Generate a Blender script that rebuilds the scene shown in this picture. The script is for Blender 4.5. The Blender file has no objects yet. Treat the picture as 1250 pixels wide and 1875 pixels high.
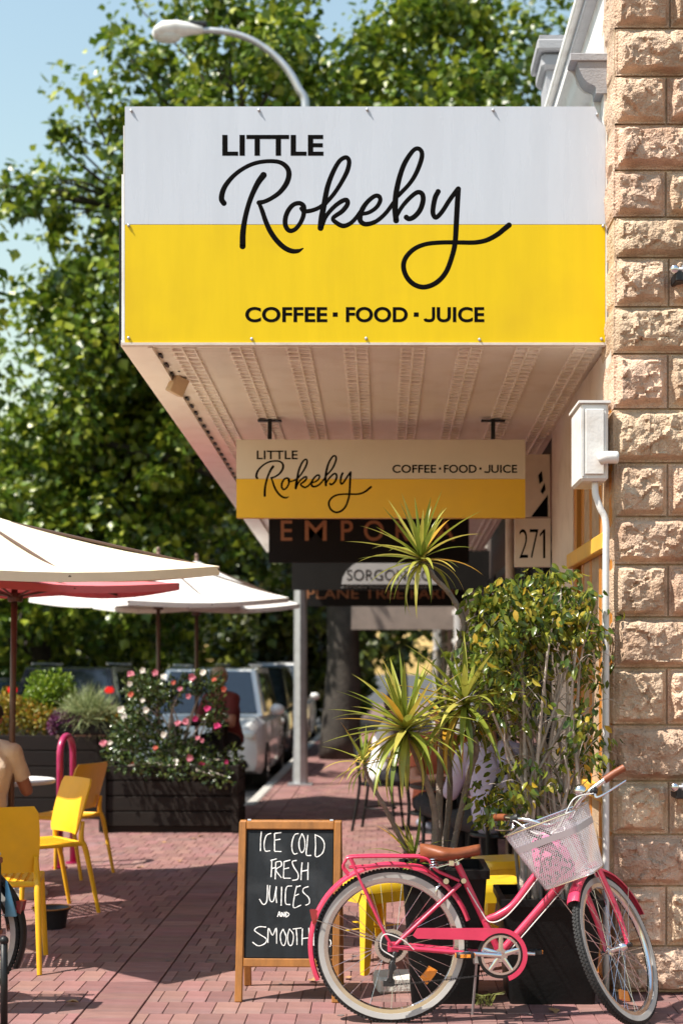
import bpy, bmesh, math, random
import numpy as np
from mathutils import Vector, Matrix, noise
R = math.radians
rnd = random.Random(7)
nr = np.random.default_rng(11)
scene = bpy.context.scene
COL = scene.collection

# ------------------------------------------------------------------ camera, sky, sun, exposure
F, CX, HY, CH = 2600.0, 700.0, 1230.0, 1.57      # focal length in photo pixels, vanishing point, eye height
cam_d = bpy.data.cameras.new('camera'); cam = bpy.data.objects.new('camera', cam_d); COL.objects.link(cam)
cam.location = (0, 0, CH); cam.rotation_euler = (R(90), 0, 0)
cam_d.sensor_fit = 'VERTICAL'; cam_d.sensor_height = 36; cam_d.sensor_width = 24
cam_d.lens = F/1875*36; cam_d.shift_x = -(CX-625)/1875; cam_d.shift_y = (HY-937.5)/1875
cam_d.clip_start = .1; cam_d.clip_end = 2000
cam_d.dof.use_dof = True; cam_d.dof.focus_distance = 6.75; cam_d.dof.aperture_fstop = 2.2
scene.camera = cam
SUN_EL, SUN_FRONT = R(57), R(24)
to_sun = Vector((-math.cos(SUN_EL)*math.cos(SUN_FRONT), -math.cos(SUN_EL)*math.sin(SUN_FRONT), math.sin(SUN_EL)))
world = bpy.data.worlds.new('World'); scene.world = world; world.use_nodes = True
wn = world.node_tree.nodes; wl = world.node_tree.links
sky = wn.new('ShaderNodeTexSky'); sky.sky_type = 'NISHITA'; sky.sun_disc = False
sky.sun_elevation = SUN_EL; sky.sun_rotation = math.atan2(to_sun.x, to_sun.y) % (2*math.pi)
sky.air_density = 2.3; sky.dust_density = .4; sky.ozone_density = 1.4
bg = wn['Background']; bg.inputs['Strength'].default_value = .10
wl.new(sky.outputs[0], bg.inputs[0])
sun_d = bpy.data.lights.new('sun', 'SUN'); sun_d.energy = 5.0; sun_d.angle = R(.53); sun_d.color = (1, .93, .83)
sun = bpy.data.objects.new('sun', sun_d); COL.objects.link(sun)
sun.rotation_euler = (-to_sun).to_track_quat('-Z', 'Y').to_euler(); sun.location = to_sun*40
scene.view_settings.view_transform = 'Standard'; scene.view_settings.look = 'None'
scene.view_settings.exposure = 0.8; scene.view_settings.gamma = 1
scene.render.engine = 'CYCLES'; scene.cycles.max_bounces = 7; scene.cycles.transparent_max_bounces = 24
scene.cycles.diffuse_bounces = 4; scene.cycles.caustics_reflective = False; scene.cycles.caustics_refractive = False

# ------------------------------------------------------------------ helpers
def W(x, y, Y): return Vector(((x-CX)*Y/F, Y, CH+(HY-y)*Y/F))          # a photo direction at a known distance
def GY(y): return CH*F/(y-HY)
def G(x, y): Y = GY(y); return Vector(((x-CX)*Y/F, Y, 0))
def wm(o):
    m = o.matrix_basis.copy()
    return wm(o.parent) @ m if o.parent else m
def tag(o, label=None, cat=None, group=None, kind=None):
    if label: o['label'] = label
    if cat: o['category'] = cat
    if group: o['group'] = group
    if kind: o['kind'] = kind
    return o
def thing(name, label, cat, loc=(0,0,0), rz=0, group=None):
    o = bpy.data.objects.new(name, None); COL.objects.link(o); o.empty_display_size = .1
    o.location = loc; o.rotation_euler = (0,0,rz)
    return tag(o, label, cat, group)
def link(name, me, m, parent=None, mat4=None):
    o = bpy.data.objects.new(name, me); COL.objects.link(o)
    if m is not None and not me.materials: me.materials.append(m)
    if parent: o.parent = parent
    if mat4 is not None: o.matrix_basis = mat4
    return o
def copy_tree(o, parent=None):
    c = o.copy(); COL.objects.link(c)
    if parent: c.parent = parent
    for ch in list(o.children): copy_tree(ch, c)
    return c
def crom(pts, n=6):
    pts = [Vector(p) for p in pts]
    if len(pts) < 3: return pts
    out = []
    P = [2*pts[0]-pts[1]] + pts + [2*pts[-1]-pts[-2]]
    for i in range(1, len(P)-2):
        a, b, c, d = P[i-1], P[i], P[i+1], P[i+2]
        for k in range(n):
            t = k/n
            out.append(.5*((2*b)+(c-a)*t+(2*a-5*b+4*c-d)*t*t+(3*b-a-3*c+d)*t**3))
    out.append(pts[-1]); return out
class MB:
    def __init__(s): s.v = []; s.f = []
    def add(s, vs, fs):
        b = len(s.v); s.v += [Vector(v) for v in vs]; s.f += [tuple(b+i for i in f) for f in fs]; return s
    def box(s, c, d, rot=None, bev=0):
        c = Vector(c); hx, hy, hz = d[0]/2, d[1]/2, d[2]/2
        if bev <= 0:
            vs = [Vector((x,y,z)) for x in (-hx,hx) for y in (-hy,hy) for z in (-hz,hz)]
            fs = [(0,1,3,2),(4,6,7,5),(0,4,5,1),(2,3,7,6),(0,2,6,4),(1,5,7,3)]
        else:
            b = min(bev, hx*.9, hy*.9, hz*.9); vs = []
            idx = {}
            for sx in (-1,1):
                for sy in (-1,1):
                    for sz in (-1,1):
                        for ax in range(3):
                            p = [sx*(hx-b), sy*(hy-b), sz*(hz-b)]; p[ax] = (sx*hx, sy*hy, sz*hz)[ax]
                            idx[(sx,sy,sz,ax)] = len(vs); vs.append(Vector(p))
            fs = []
            for ax in range(3):
                o = [a for a in range(3) if a != ax]
                for sg in (-1,1):
                    q = []
                    for (a,b2) in ((-1,-1),(1,-1),(1,1),(-1,1)):
                        k = [0,0,0]; k[ax] = sg; k[o[0]] = a; k[o[1]] = b2; q.append(idx[(*k,ax)])
                    fs.append(tuple(q))
            for ax in range(3):
                o = [a for a in range(3) if a != ax]
                for a in (-1,1):
                    for b2 in (-1,1):
                        k0=[0,0,0]; k1=[0,0,0]; k0[o[0]]=k1[o[0]]=a; k0[o[1]]=k1[o[1]]=b2; k0[ax]=-1; k1[ax]=1
                        fs.append((idx[(*k0,o[0])], idx[(*k1,o[0])], idx[(*k1,o[1])], idx[(*k0,o[1])]))
            for sx in (-1,1):
                for sy in (-1,1):
                    for sz in (-1,1): fs.append(tuple(idx[(sx,sy,sz,a)] for a in range(3)))
        m = rot.to_3x3() if rot is not None else None
        return s.add([c+(m@v if m else v) for v in vs], fs)
    def tube(s, pts, r, n=8, cap=True, flat=None):
        """swept tube; r is a number or a list; flat=(axis vector, factor) squashes the section along one axis"""
        pts = [Vector(p) for p in pts]; L = len(pts)
        rr = r if isinstance(r, (list,tuple)) else [r]*L
        if len(rr) != L: rr = [rr[min(len(rr)-1,int(i*(len(rr)-1)/(L-1)))]+(rr[min(len(rr)-1,int(i*(len(rr)-1)/(L-1))+1)]-rr[int(i*(len(rr)-1)/(L-1))])*((i*(len(rr)-1)/(L-1))%1) for i in range(L)]
        up = None; rings = []; base = len(s.v)
        for i, p in enumerate(pts):
            t = (pts[min(i+1,L-1)]-pts[max(i-1,0)])
            t = t.normalized() if t.length > 1e-9 else Vector((0,0,1))
            if up is None: up = Vector((0,0,1)) if abs(t.z) < .9 else Vector((1,0,0))
            if flat: a = flat[0]; b = t.cross(a).normalized(); ra, rb = rr[i]*flat[1], rr[i]
            else:
                b = t.cross(up)
                b = b.normalized() if b.length > 1e-6 else t.orthogonal().normalized()
                a = b.cross(t).normalized(); up = a; ra = rb = rr[i]
            for k in range(n):
                an = 2*math.pi*k/n; s.v.append(p+a*math.cos(an)*ra+b*math.sin(an)*rb)
        for i in range(L-1):
            for k in range(n):
                s.f.append((base+i*n+k, base+i*n+(k+1)%n, base+(i+1)*n+(k+1)%n, base+(i+1)*n+k))
        if cap:
            s.f.append(tuple(base+k for k in range(n))[::-1]); s.f.append(tuple(base+(L-1)*n+k for k in range(n)))
        return s
    def lathe(s, prof, c=(0,0,0), n=24, axis='z', rot=None):
        c = Vector(c); base = len(s.v); L = len(prof)
        for (r_, h) in prof:
            for k in range(n):
                a = 2*math.pi*k/n; p = (r_*math.cos(a), r_*math.sin(a), h)
                if axis == 'y': p = (p[0], p[2], p[1])
                if axis == 'x': p = (p[2], p[0], p[1])
                p = Vector(p)
                if rot is not None: p = rot @ p
                s.v.append(c+p)
        for i in range(L-1):
            for k in range(n):
                s.f.append((base+i*n+k, base+i*n+(k+1)%n, base+(i+1)*n+(k+1)%n, base+(i+1)*n+k))
        for i in ((0, L-1) if tuple(prof[0]) != tuple(prof[-1]) else ()):
            if prof[i][0] > 1e-6: s.f.append(tuple(base+i*n+k for k in range(n)))
        return s
    def ball(s, c, r, n=12, m=8):
        r = (r,r,r) if not isinstance(r,(tuple,list)) else r
        b = len(s.v); c = Vector(c)
        for i in range(m+1):
            t = math.pi*i/m
            for k in range(n):
                a = 2*math.pi*k/n; s.v.append(c+Vector((r[0]*math.sin(t)*math.cos(a), r[1]*math.sin(t)*math.sin(a), r[2]*math.cos(t))))
        for i in range(m):
            for k in range(n): s.f.append((b+i*n+k, b+(i+1)*n+k, b+(i+1)*n+(k+1)%n, b+i*n+(k+1)%n))
        return s
    def prism(s, poly, y0, y1, plane='xz'):
        n = len(poly)
        def mk(p, t): return (p[0],t,p[1]) if plane=='xz' else ((t,p[0],p[1]) if plane=='yz' else (p[0],p[1],t))
        return s.add([mk(p,y0) for p in poly]+[mk(p,y1) for p in poly],
                     [tuple(range(n)), tuple(range(2*n-1,n-1,-1))]+[(i,(i+1)%n,n+(i+1)%n,n+i) for i in range(n)])
    def quad(s, a,b,c,d): return s.add([a,b,c,d], [(0,1,2,3)])
    def loft(s, rings, cap=True):
        n = len(rings[0]); b = len(s.v)
        for r_ in rings: s.v += [Vector(p) for p in r_]
        for i in range(len(rings)-1):
            for k in range(n): s.f.append((b+i*n+k, b+i*n+(k+1)%n, b+(i+1)*n+(k+1)%n, b+(i+1)*n+k))
        if cap: s.f.append(tuple(b+k for k in range(n))); s.f.append(tuple(b+(len(rings)-1)*n+k for k in range(n)))
        return s
    def mesh(s, name='mesh', smooth=False, inv=None, fix=True):
        me = bpy.data.meshes.new(name)
        vs = [inv@v for v in s.v] if inv is not None else s.v
        me.from_pydata([tuple(v) for v in vs], [], s.f)
        if fix:
            bm = bmesh.new(); bm.from_mesh(me); bmesh.ops.recalc_face_normals(bm, faces=bm.faces); bm.to_mesh(me); bm.free()
        if smooth is True: me.polygons.foreach_set('use_smooth', [True]*len(me.polygons))
        elif smooth:
            me.polygons.foreach_set('use_smooth', [True]*len(me.polygons)); me.set_sharp_from_angle(angle=R(smooth))
        me.update(); return me
    def build(s, name, m, parent=None, smooth=False, local=False, fix=True):
        """world coordinates in; a top-level mesh gets its origin at its base centre"""
        if parent is None and not local:
            lo = [min(v[i] for v in s.v) for i in range(3)]; hi = [max(v[i] for v in s.v) for i in range(3)]
            c = Vector(((lo[0]+hi[0])/2, (lo[1]+hi[1])/2, lo[2]))
            o = link(name, s.mesh(name, smooth, Matrix.Translation(-c), fix), m); o.location = c; return o
        inv = None if local or parent is None else wm(parent).inverted()
        return link(name, s.mesh(name, smooth, inv, fix), m, parent)

# ------------------------------------------------------------------ materials
def nodes(name):
    m = bpy.data.materials.new(name); m.use_nodes = True; t = m.node_tree
    return m, t.nodes, t.links, t.nodes['Principled BSDF']
def M(name, col, rough=.5, metal=0, var=.18, scale=6, bump=0, bscale=80, coat=0, spec=.5, stretch=None, rand=0, island=0, dirt=None, trans=0):
    m, n, l, b = nodes(name)
    tc = n.new('ShaderNodeTexCoord'); mp = n.new('ShaderNodeMapping'); l.new(tc.outputs['Object'], mp.inputs[0])
    if stretch: mp.inputs['Scale'].default_value = stretch
    nz = n.new('ShaderNodeTexNoise'); nz.inputs['Scale'].default_value = scale; nz.inputs['Detail'].default_value = 6; nz.inputs['Roughness'].default_value = .62
    l.new(mp.outputs[0], nz.inputs['Vector'])
    rp = n.new('ShaderNodeValToRGB'); e = rp.color_ramp.elements
    e[0].position = .3; e[1].position = .72
    e[0].color = (*[max(0,c*(1-var)) for c in col],1); e[1].color = (*[min(1,c*(1+var)) for c in col],1)
    l.new(nz.outputs[0], rp.inputs[0]); out = rp.outputs[0]
    if dirt:                                   # (colour, amount, noise scale): worn or stained patches
        n2 = n.new('ShaderNodeTexNoise'); n2.inputs['Scale'].default_value = dirt[2]; n2.inputs['Detail'].default_value = 8
        l.new(tc.outputs['Object'], n2.inputs['Vector'])
        r2 = n.new('ShaderNodeValToRGB'); r2.color_ramp.elements[0].position = .5; r2.color_ramp.elements[1].position = .75
        l.new(n2.outputs[0], r2.inputs[0])
        mm = n.new('ShaderNodeMath'); mm.operation = 'MULTIPLY'; mm.inputs[1].default_value = dirt[1]; l.new(r2.outputs[0], mm.inputs[0])
        mx = n.new('ShaderNodeMix'); mx.data_type = 'RGBA'; l.new(mm.outputs[0], mx.inputs['Factor'])
        l.new(out, mx.inputs[6]); mx.inputs[7].default_value = (*dirt[0],1); out = mx.outputs[2]
    if rand or island:
        hs = n.new('ShaderNodeHueSaturation'); l.new(out, hs.inputs['Color'])
        if rand: oi = n.new('ShaderNodeObjectInfo'); src = oi.outputs['Random']
        if island:
            gi = n.new('ShaderNodeNewGeometry'); src2 = gi.outputs['Random Per Island']
            if rand:
                ad = n.new('ShaderNodeMath'); ad.operation = 'ADD'; l.new(src, ad.inputs[0]); l.new(src2, ad.inputs[1])
                fr = n.new('ShaderNodeMath'); fr.operation = 'FRACT'; l.new(ad.outputs[0], fr.inputs[0]); src = fr.outputs[0]
            else: src = src2
        a = max(rand, island)
        mr = n.new('ShaderNodeMapRange'); mr.inputs['To Min'].default_value = 1-a; mr.inputs['To Max'].default_value = 1+a
        l.new(src, mr.inputs[0]); l.new(mr.outputs[0], hs.inputs['Value'])
        m7 = n.new('ShaderNodeMath'); m7.operation = 'MULTIPLY'; m7.inputs[1].default_value = 7.13; l.new(src, m7.inputs[0])
        f7 = n.new('ShaderNodeMath'); f7.operation = 'FRACT'; l.new(m7.outputs[0], f7.inputs[0])
        mh = n.new('ShaderNodeMapRange'); mh.inputs['To Min'].default_value = .5-a*.06; mh.inputs['To Max'].default_value = .5+a*.06
        l.new(f7.outputs[0], mh.inputs[0]); l.new(mh.outputs[0], hs.inputs['Hue']); out = hs.outputs[0]
    l.new(out, b.inputs['Base Color'])
    b.inputs['Metallic'].default_value = metal; b.inputs['Coat Weight'].default_value = coat; b.inputs['Specular IOR Level'].default_value = spec
    rr = n.new('ShaderNodeMapRange'); rr.inputs['To Min'].default_value = max(.02,rough-.08); rr.inputs['To Max'].default_value = min(1,rough+.1)
    l.new(nz.outputs[0], rr.inputs[0]); l.new(rr.outputs[0], b.inputs['Roughness'])
    if bump:
        bz = n.new('ShaderNodeTexNoise'); bz.inputs['Scale'].default_value = bscale; bz.inputs['Detail'].default_value = 6
        l.new(mp.outputs[0], bz.inputs['Vector'])
        bp = n.new('ShaderNodeBump'); bp.inputs['Strength'].default_value = bump; bp.inputs['Distance'].default_value = .02
        l.new(bz.outputs[0], bp.inputs['Height']); l.new(bp.outputs[0], b.inputs['Normal'])
    if trans:
        tr = n.new('ShaderNodeBsdfTranslucent'); l.new(out, tr.inputs[0]); ms = n.new('ShaderNodeMixShader'); ms.inputs[0].default_value = trans
        l.new(b.outputs[0], ms.inputs[1]); l.new(tr.outputs[0], ms.inputs[2]); l.new(ms.outputs[0], n['Material Output'].inputs[0])
    return m
def leafmat(name, cols, rough=.4, trans=.3, spec=.5, rand=False):
    """leaf colours picked per leaf from a ramp, with light through the blade"""
    m, n, l, b = nodes(name)
    if rand: src = n.new('ShaderNodeObjectInfo').outputs['Random']
    else: src = n.new('ShaderNodeNewGeometry').outputs['Random Per Island']
    rp = n.new('ShaderNodeValToRGB'); e = rp.color_ramp.elements
    while len(e) < len(cols): e.new(.5)
    for i, (p, c) in enumerate(cols): e[i].position = p; e[i].color = (*c,1)
    l.new(src, rp.inputs[0])
    tc = n.new('ShaderNodeTexCoord'); nz = n.new('ShaderNodeTexNoise'); nz.inputs['Scale'].default_value = 14; l.new(tc.outputs['Object'], nz.inputs[0])
    hs = n.new('ShaderNodeHueSaturation'); l.new(rp.outputs[0], hs.inputs['Color'])
    mr = n.new('ShaderNodeMapRange'); mr.inputs['To Min'].default_value = .7; mr.inputs['To Max'].default_value = 1.3; l.new(nz.outputs[0], mr.inputs[0]); l.new(mr.outputs[0], hs.inputs['Value'])
    l.new(hs.outputs[0], b.inputs['Base Color']); b.inputs['Roughness'].default_value = rough; b.inputs['Specular IOR Level'].default_value = spec
    tr = n.new('ShaderNodeBsdfTranslucent'); l.new(hs.outputs[0], tr.inputs[0])
    ms = n.new('ShaderNodeMixShader'); ms.inputs[0].default_value = trans
    l.new(b.outputs[0], ms.inputs[1]); l.new(tr.outputs[0], ms.inputs[2]); l.new(ms.outputs[0], n['Material Output'].inputs[0])
    return m
def glassmat(name, col=(.02,.025,.03), rough=.05):
    m = M(name, col, rough, 0, .3, 2, coat=.6, spec=.8); return m

MT = {}
MT['brick'] = M('paver_clay', (.262,.130,.116), .8, 0, .24, 5, .5, 160, rand=.2, island=.2, dirt=((.23,.165,.165),.5,3.2), stretch=(1,3.5,1))
MT['sand'] = M('joint_sand', (.16,.095,.082), .95, 0, .35, 40, .3, 300)
MT['asphalt'] = M('asphalt', (.055,.053,.055), .9, 0, .3, 30, .4, 200)
MT['concrete'] = M('concrete', (.42,.40,.37), .85, 0, .2, 7, .3, 120)
MT['black_print'] = M('black_vinyl', (.0035,.003,.003), .85, 0, .2, 10, spec=.06)
MT['black_paint'] = M('black_paint', (.007,.007,.0075), .45, 0, .3, 10, .05, 60, spec=.35)
MT['white_paint'] = M('white_paint', (.74,.73,.71), .5, 0, .06, 6, .08, 60, dirt=((.45,.38,.32),.45,7))
MT['cream_paint'] = M('cream_paint', (.68,.60,.53), .55, 0, .06, 5, .06, 60, dirt=((.42,.33,.25),.4,6))
MT['soffit'] = M('pressed_metal_cream', (.87,.82,.74), .5, 0, .04, 3, 0, dirt=((.6,.45,.3),.25,5))
MT['grey_paint'] = M('grey_render', (.34,.34,.36), .7, 0, .12, 6, .2, 90)
MT['steel'] = M('galvanised_steel', (.50,.51,.53), .42, .7, .12, 9)
MT['chrome'] = M('chrome', (.72,.72,.73), .16, 1, .05, 9)
MT['dark_metal'] = M('dark_metal', (.03,.03,.032), .4, .4, .3, 12)
MT['rubber'] = M('tyre_rubber', (.02,.02,.02), .75, 0, .3, 20, .3, 250)
MT['tyre_wall'] = M('cream_sidewall', (.44,.43,.41), .6, 0, .12, 8, 0, dirt=((.28,.26,.24),.5,9))
MT['pink'] = M('bicycle_pink_paint', (.60,.035,.095), .33, 0, .1, 9, .03, 60, coat=.35, dirt=((.42,.05,.09),.4,12))
MT['leather'] = M('tan_leather', (.22,.062,.023), .45, 0, .2, 14, .15, 180)
MT['amber'] = M('amber_reflector', (.85,.27,.02), .3, 0, .12, 30, .3, 160, coat=.4)
MT['yellow_plastic'] = M('yellow_plastic', (.80,.43,.012), .42, 0, .07, 5, .04, 120, dirt=((.62,.33,.03),.35,7))
MT['yellow_metal'] = M('yellow_enamel', (.76,.50,.02), .35, 0, .07, 6, coat=.25, dirt=((.4,.24,.03),.5,9))
MT['pot'] = M('black_pot', (.005,.005,.0055), .5, 0, .4, 9, .1, 60, spec=.25)
MT['soil'] = M('potting_soil', (.035,.026,.02), .95, 0, .4, 30, .6, 120)
MT['wood'] = M('honey_pine', (.31,.122,.024), .45, 0, .3, 5, .12, 60, stretch=(4,4,.6), coat=.2)
MT['chalkboard'] = M('chalkboard', (.013,.016,.019), .8, 0, .35, 5, .1, 90, stretch=(4,4,.7), dirt=((.055,.06,.065),.6,6), spec=.25)
MT['chalk'] = M('chalk', (.80,.80,.78), .95, 0, .25, 90)
MT['dark_timber'] = M('stained_timber', (.012,.0075,.006), .8, 0, .3, 4, .3, 60, stretch=(.6,4,4), spec=.3, rand=.25)
MT['stem'] = M('dracaena_stem', (.21,.165,.135), .8, 0, .3, 18, .6, 90)
MT['twig'] = M('ficus_twig', (.46,.39,.33), .8, 0, .3, 18, .4, 120)
MT['bark'] = M('plane_bark', (.05,.042,.034), .9, 0, .45, 5, .6, 18)
MT['orange_wood'] = M('orange_varnished_timber', (.50,.185,.02), .4, 0, .2, 6, .1, 60, stretch=(4,4,.5))
MT['yellow_wood'] = M('yellow_timber', (.72,.40,.05), .45, 0, .12, 6)
MT['glass'] = glassmat('dark_glass')
MT['stone'] = M('sandstone', (.66,.475,.34), .88, 0, .24, 7, .9, 85, rand=.14, dirt=((.36,.20,.11),.75,5.5))
MT['mortar'] = M('mortar', (.46,.33,.22), .95, 0, .2, 14, .5, 120)
MT['umb_cream'] = M('cream_canvas', (.86,.75,.56), .85, 0, .06, 4, .1, 200, trans=.07)
MT['umb_red'] = M('red_canvas', (.70,.17,.19), .85, 0, .1, 4, .1, 200, trans=.08)
MT['umb_white'] = M('white_canvas', (.84,.83,.80), .85, 0, .06, 4, .1, 200, trans=.07)
MT['pole_brown'] = M('bronze_pole', (.12,.07,.05), .4, .3, .2, 8)
MT['magenta'] = M('magenta_enamel', (.34,.012,.085), .3, 0, .1, 5, coat=.3)
MT['skin'] = M('skin', (.46,.22,.145), .55, 0, .12, 8)
MT['skin_tan'] = M('tanned_skin', (.34,.145,.085), .5, 0, .12, 8)
MT['denim_dark'] = M('dark_cloth', (.018,.018,.022), .9, 0, .3, 12, .2, 120)
MT['shirt_tan'] = M('sand_cotton', (.64,.52,.40), .9, 0, .08, 10, .3, 40)
MT['shirt_lav'] = M('lavender_cotton', (.50,.46,.62), .9, 0, .08, 8, .3, 30)
MT['shirt_white'] = M('white_cotton', (.75,.75,.76), .9, 0, .06, 8, .3, 30)
MT['shirt_maroon'] = M('maroon_cotton', (.17,.03,.03), .9, 0, .2, 10, .3, 40)
MT['shirt_coral'] = M('coral_cotton', (.55,.15,.08), .9, 0, .15, 10, .3, 40)
MT['hair_grey'] = M('grey_hair', (.50,.44,.38), .7, 0, .2, 60)
MT['hair_dark'] = M('dark_hair', (.03,.02,.015), .55, 0, .3, 60)
MT['shoe'] = M('grey_trainer', (.22,.24,.30), .7, 0, .3, 25)

# ================================================================== THE SETTING: road, pavement, kerb
road = tag(link('road', MB().quad((-400,-200,-.13),(400,-200,-.13),(400,900,-.13),(-400,900,-.13)).mesh('road'), MT['asphalt']), 'grey asphalt road beyond the kerb', None, None, 'structure')
pm = MB().prism([(-9,-4),(14,-4),(14,70),(-1.5,70),(-1.5,16.8),(-9,16.8)], -.13, -.012, 'xy')
pavement = tag(link('pavement', pm.mesh('pavement'), MT['sand']), 'red brick paved footpath', None, None, 'structure')
kb = MB().box((-1.575,43.5,-.065),(.146,53.2,.13),bev=.02).box((-5.325,16.88,-.065),(7.64,.156,.13),bev=.02)
tag(link('kerb', kb.mesh('kerb'), MT['concrete']), 'pale concrete kerb along the footpath edge', None, None, 'structure')

def brick_mesh(w, d, name):
    h, b = .05, .0022
    m = MB(); x, y = w/2, d/2
    m.add([(-x,-y,-h),(x,-y,-h),(x,y,-h),(-x,y,-h),(-x,-y,-b),(x,-y,-b),(x,y,-b),(-x,y,-b),(-x+b,-y+b,0),(x-b,-y+b,0),(x-b,y-b,0),(-x+b,y-b,0)],
          [(0,1,5,4),(1,2,6,5),(2,3,7,6),(3,0,4,7),(4,5,9,8),(5,6,10,9),(6,7,11,10),(7,4,8,11),(8,9,10,11)])
    return m
J = .0032
soldier, stretcher = brick_mesh(.113-J, .23-J, 'b'), brick_mesh(.25-J, .125-J, 'b')
cells = []
def in_pave(x, y):
    if y < 16.7: return -9 < x < (1.16 if y > 6.9 else 3.4)
    return -1.46 < x < 1.2
row = 0; y = 2.5
while y < 38:
    off = (.0565 if row % 2 else 0)
    x = -1.386 - .113/2 - off*0
    k = 0
    xs = []
    xx = -1.386-.0565
    start = off
    a = -1.386 - start
    while a > -9:
        w = .113
        xs.append((a-w/2, w)); a -= w
    if start: xs.append((-1.386-start/2, start))
    a = -1.124 + start
    while a < 3.4: xs.append((a+.113/2, .113)); a += .113
    if start: xs.append((-1.124+start/2, start))
    for (cxx, w) in xs:
        if in_pave(cxx, y): cells.append((cxx, y, 0 if w > .1 else 2))
    row += 1; y += .23
y = 2.5
while y < 38:
    if in_pave(-1.255, y): cells.append((-1.255, y, 1))
    y += .125
halfb = brick_mesh(.0565-J, .23-J, 'b')
kinds = [soldier, stretcher, halfb]
kmesh = [k.mesh('brick', False, None) for k in kinds]
for me in kmesh: me.materials.append(MT['brick'])
def seen(x, y):
    px = CX+x*F/y; py = HY+CH*F/y
    return 0 <= px <= 1250 and py <= 1890
cells.sort(key=lambda c: (0 if seen(c[0],c[1]) and c[1] > 6.0 else 1, c[1]))
near, rest = cells[:300], cells[300:]
for (x, y, k) in near:
    o = link('brick', kmesh[k], None, pavement)
    o.location = (x, y, rnd.uniform(-.0015,.0015)); o.rotation_euler = (rnd.uniform(-.006,.006), rnd.uniform(-.008,.008), rnd.uniform(-.006,.006))
rm = MB()
for (x, y, k) in rest:
    z = rnd.uniform(-.0015,.0015); c = kinds[k]
    rm.add([v+Vector((x,y,z)) for v in c.v], c.f)
tag(link('brick_field', rm.mesh('brick_field', fix=False), MT['brick'], pavement), kind='stuff')

# ================================================================== stone end wall and the shop building behind it
WY = 6.95                      # face of the stone wall
XL = 1.135
bld = thing('corner_building', 'corner shop building with rock faced sandstone end wall and cream facade', 'building', (1.9, 9, 0))
core = MB().box((2.35, 7.48, 2.8),(2.43, 1.036, 5.85))
end_wall = core.build('end_wall', MT['mortar'], bld)
end_wall['label'] = 'rough sandstone block wall beside the sign'
def fbm(p, o=4): return noise.fractal(p, 1.0, 2.1, o)
def facet(p, s):
    """flat chipped planes: distance-weighted cells give each chip its own slope"""
    d, pts = noise.voronoi(p*s, distance_metric='DISTANCE', exponent=2.5)
    c = pts[0]; q = noise.cell_vector(c*3.7+Vector((5,2,1)))
    h = .5+.5*noise.cell(c*9.1+Vector((1,7,3)))
    dv = p*s-c
    return h*.75 + dv.x*(q.x-.5)*1.7 + dv.z*(q.z-.5)*1.7
def stone(x0, x1, z0, z1, quoin, seed, plinth=False):
    g = .005
    za, zb = z0+g, z1-g; xa, xb = x0+(0 if quoin else g), x1-g
    so = Vector((seed*3.1, seed*1.7, seed*5.3))
    path = []                  # (x, y, nx, ny, s) along the wrapped outline
    if quoin:
        nl = 14
        for i in range(nl): path.append((xa, WY+.30-(.30)*i/nl, -1, 0))
    nf = max(10, int((xb-xa)/.0085))
    for i in range(nf+1): path.append((xa+(xb-xa)*i/nf, WY, 0, -1) if i else (xa, WY, -.7 if quoin else 0, -.7 if quoin else -1))
    nz = max(10, int((zb-za)/.0085)); m = MB(); cols = []
    prom = (.07 if plinth else rnd.uniform(.036,.056))
    mr_ = rnd.uniform(.006,.02)
    lean = rnd.uniform(-.3,.3); leanx = rnd.uniform(-.3,.3)
    for (x, y, nx, ny) in path:
        for k in range(nz+1):
            z = za+(zb-za)*k/nz
            p = Vector((x, y, z))+so
            if ny < -.5 and nx == 0:
                dx = min(x-xa, xb-x); dm = min(dx, z-za, zb-z)
                mar = mr_
            elif nx == -1:
                dm = min(y-WY, WY+.3-y+.03, z-za, zb-z); mar = mr_
            else: dm = 0; mar = mr_
            t = max(0, min(1, (dm-mar*(.6+.8*noise.noise(p*9+Vector((9,0,0)))))/.022)); t = t*t*(3-2*t)
            u = (x-(xa+xb)/2)/(xb-xa); w = (z-(za+zb)/2)/(zb-za)
            bul = (1-.62*min(1,abs(2*w))**2.6)*(1-.45*min(1,abs(2*u))**5)
            h = prom*t*bul*(.82+lean*w+leanx*u) + t*(.021*facet(p,8)+.014*facet(p+Vector((3,3,3)),19)+.006*facet(Vector((p.x,p.y,p.z*.5)),42)+.009*fbm(p*13))
            h = max(h, .006*t) + .003*fbm(p*45, 3) + (.0 if t > 0 else .002*math.sin(z*420+6*noise.noise(p*20)))
            if nx == -1: h *= .3
            m.v.append(Vector((x+nx*h, y+ny*h, z)))
    n1 = nz+1
    for i in range(len(path)-1):
        for k in range(nz): m.f.append((i*n1+k, (i+1)*n1+k, (i+1)*n1+k+1, i*n1+k+1))
    # edges going back into the wall, so that each block has depth
    for i in range(len(path)-1):
        for kk in (0, nz):
            a, b = m.v[i*n1+kk], m.v[(i+1)*n1+kk]; q = len(m.v)
            na, nb = path[i], path[i+1]; dp = .06
            m.v += [a-Vector((na[2]*dp,na[3]*dp,0)), b-Vector((nb[2]*dp,nb[3]*dp,0))]
            m.f.append((i*n1+kk,(i+1)*n1+kk,q+1,q))
    for i in (0, len(path)-1):
        for k in range(nz):
            q = len(m.v); na = path[i]
            m.v += [m.v[i*n1+k]-Vector((na[2]*.06,na[3]*.06,0)), m.v[i*n1+k+1]-Vector((na[2]*.06,na[3]*.06,0))]
            m.f.append((i*n1+k,i*n1+k+1,q+1,q))
    return m
cy = [-150,-40,52,140,228,312,398,472,562,648,749,848,946,1034,1130,1223,1327,1430,1528,1622,1732,1820]
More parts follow.
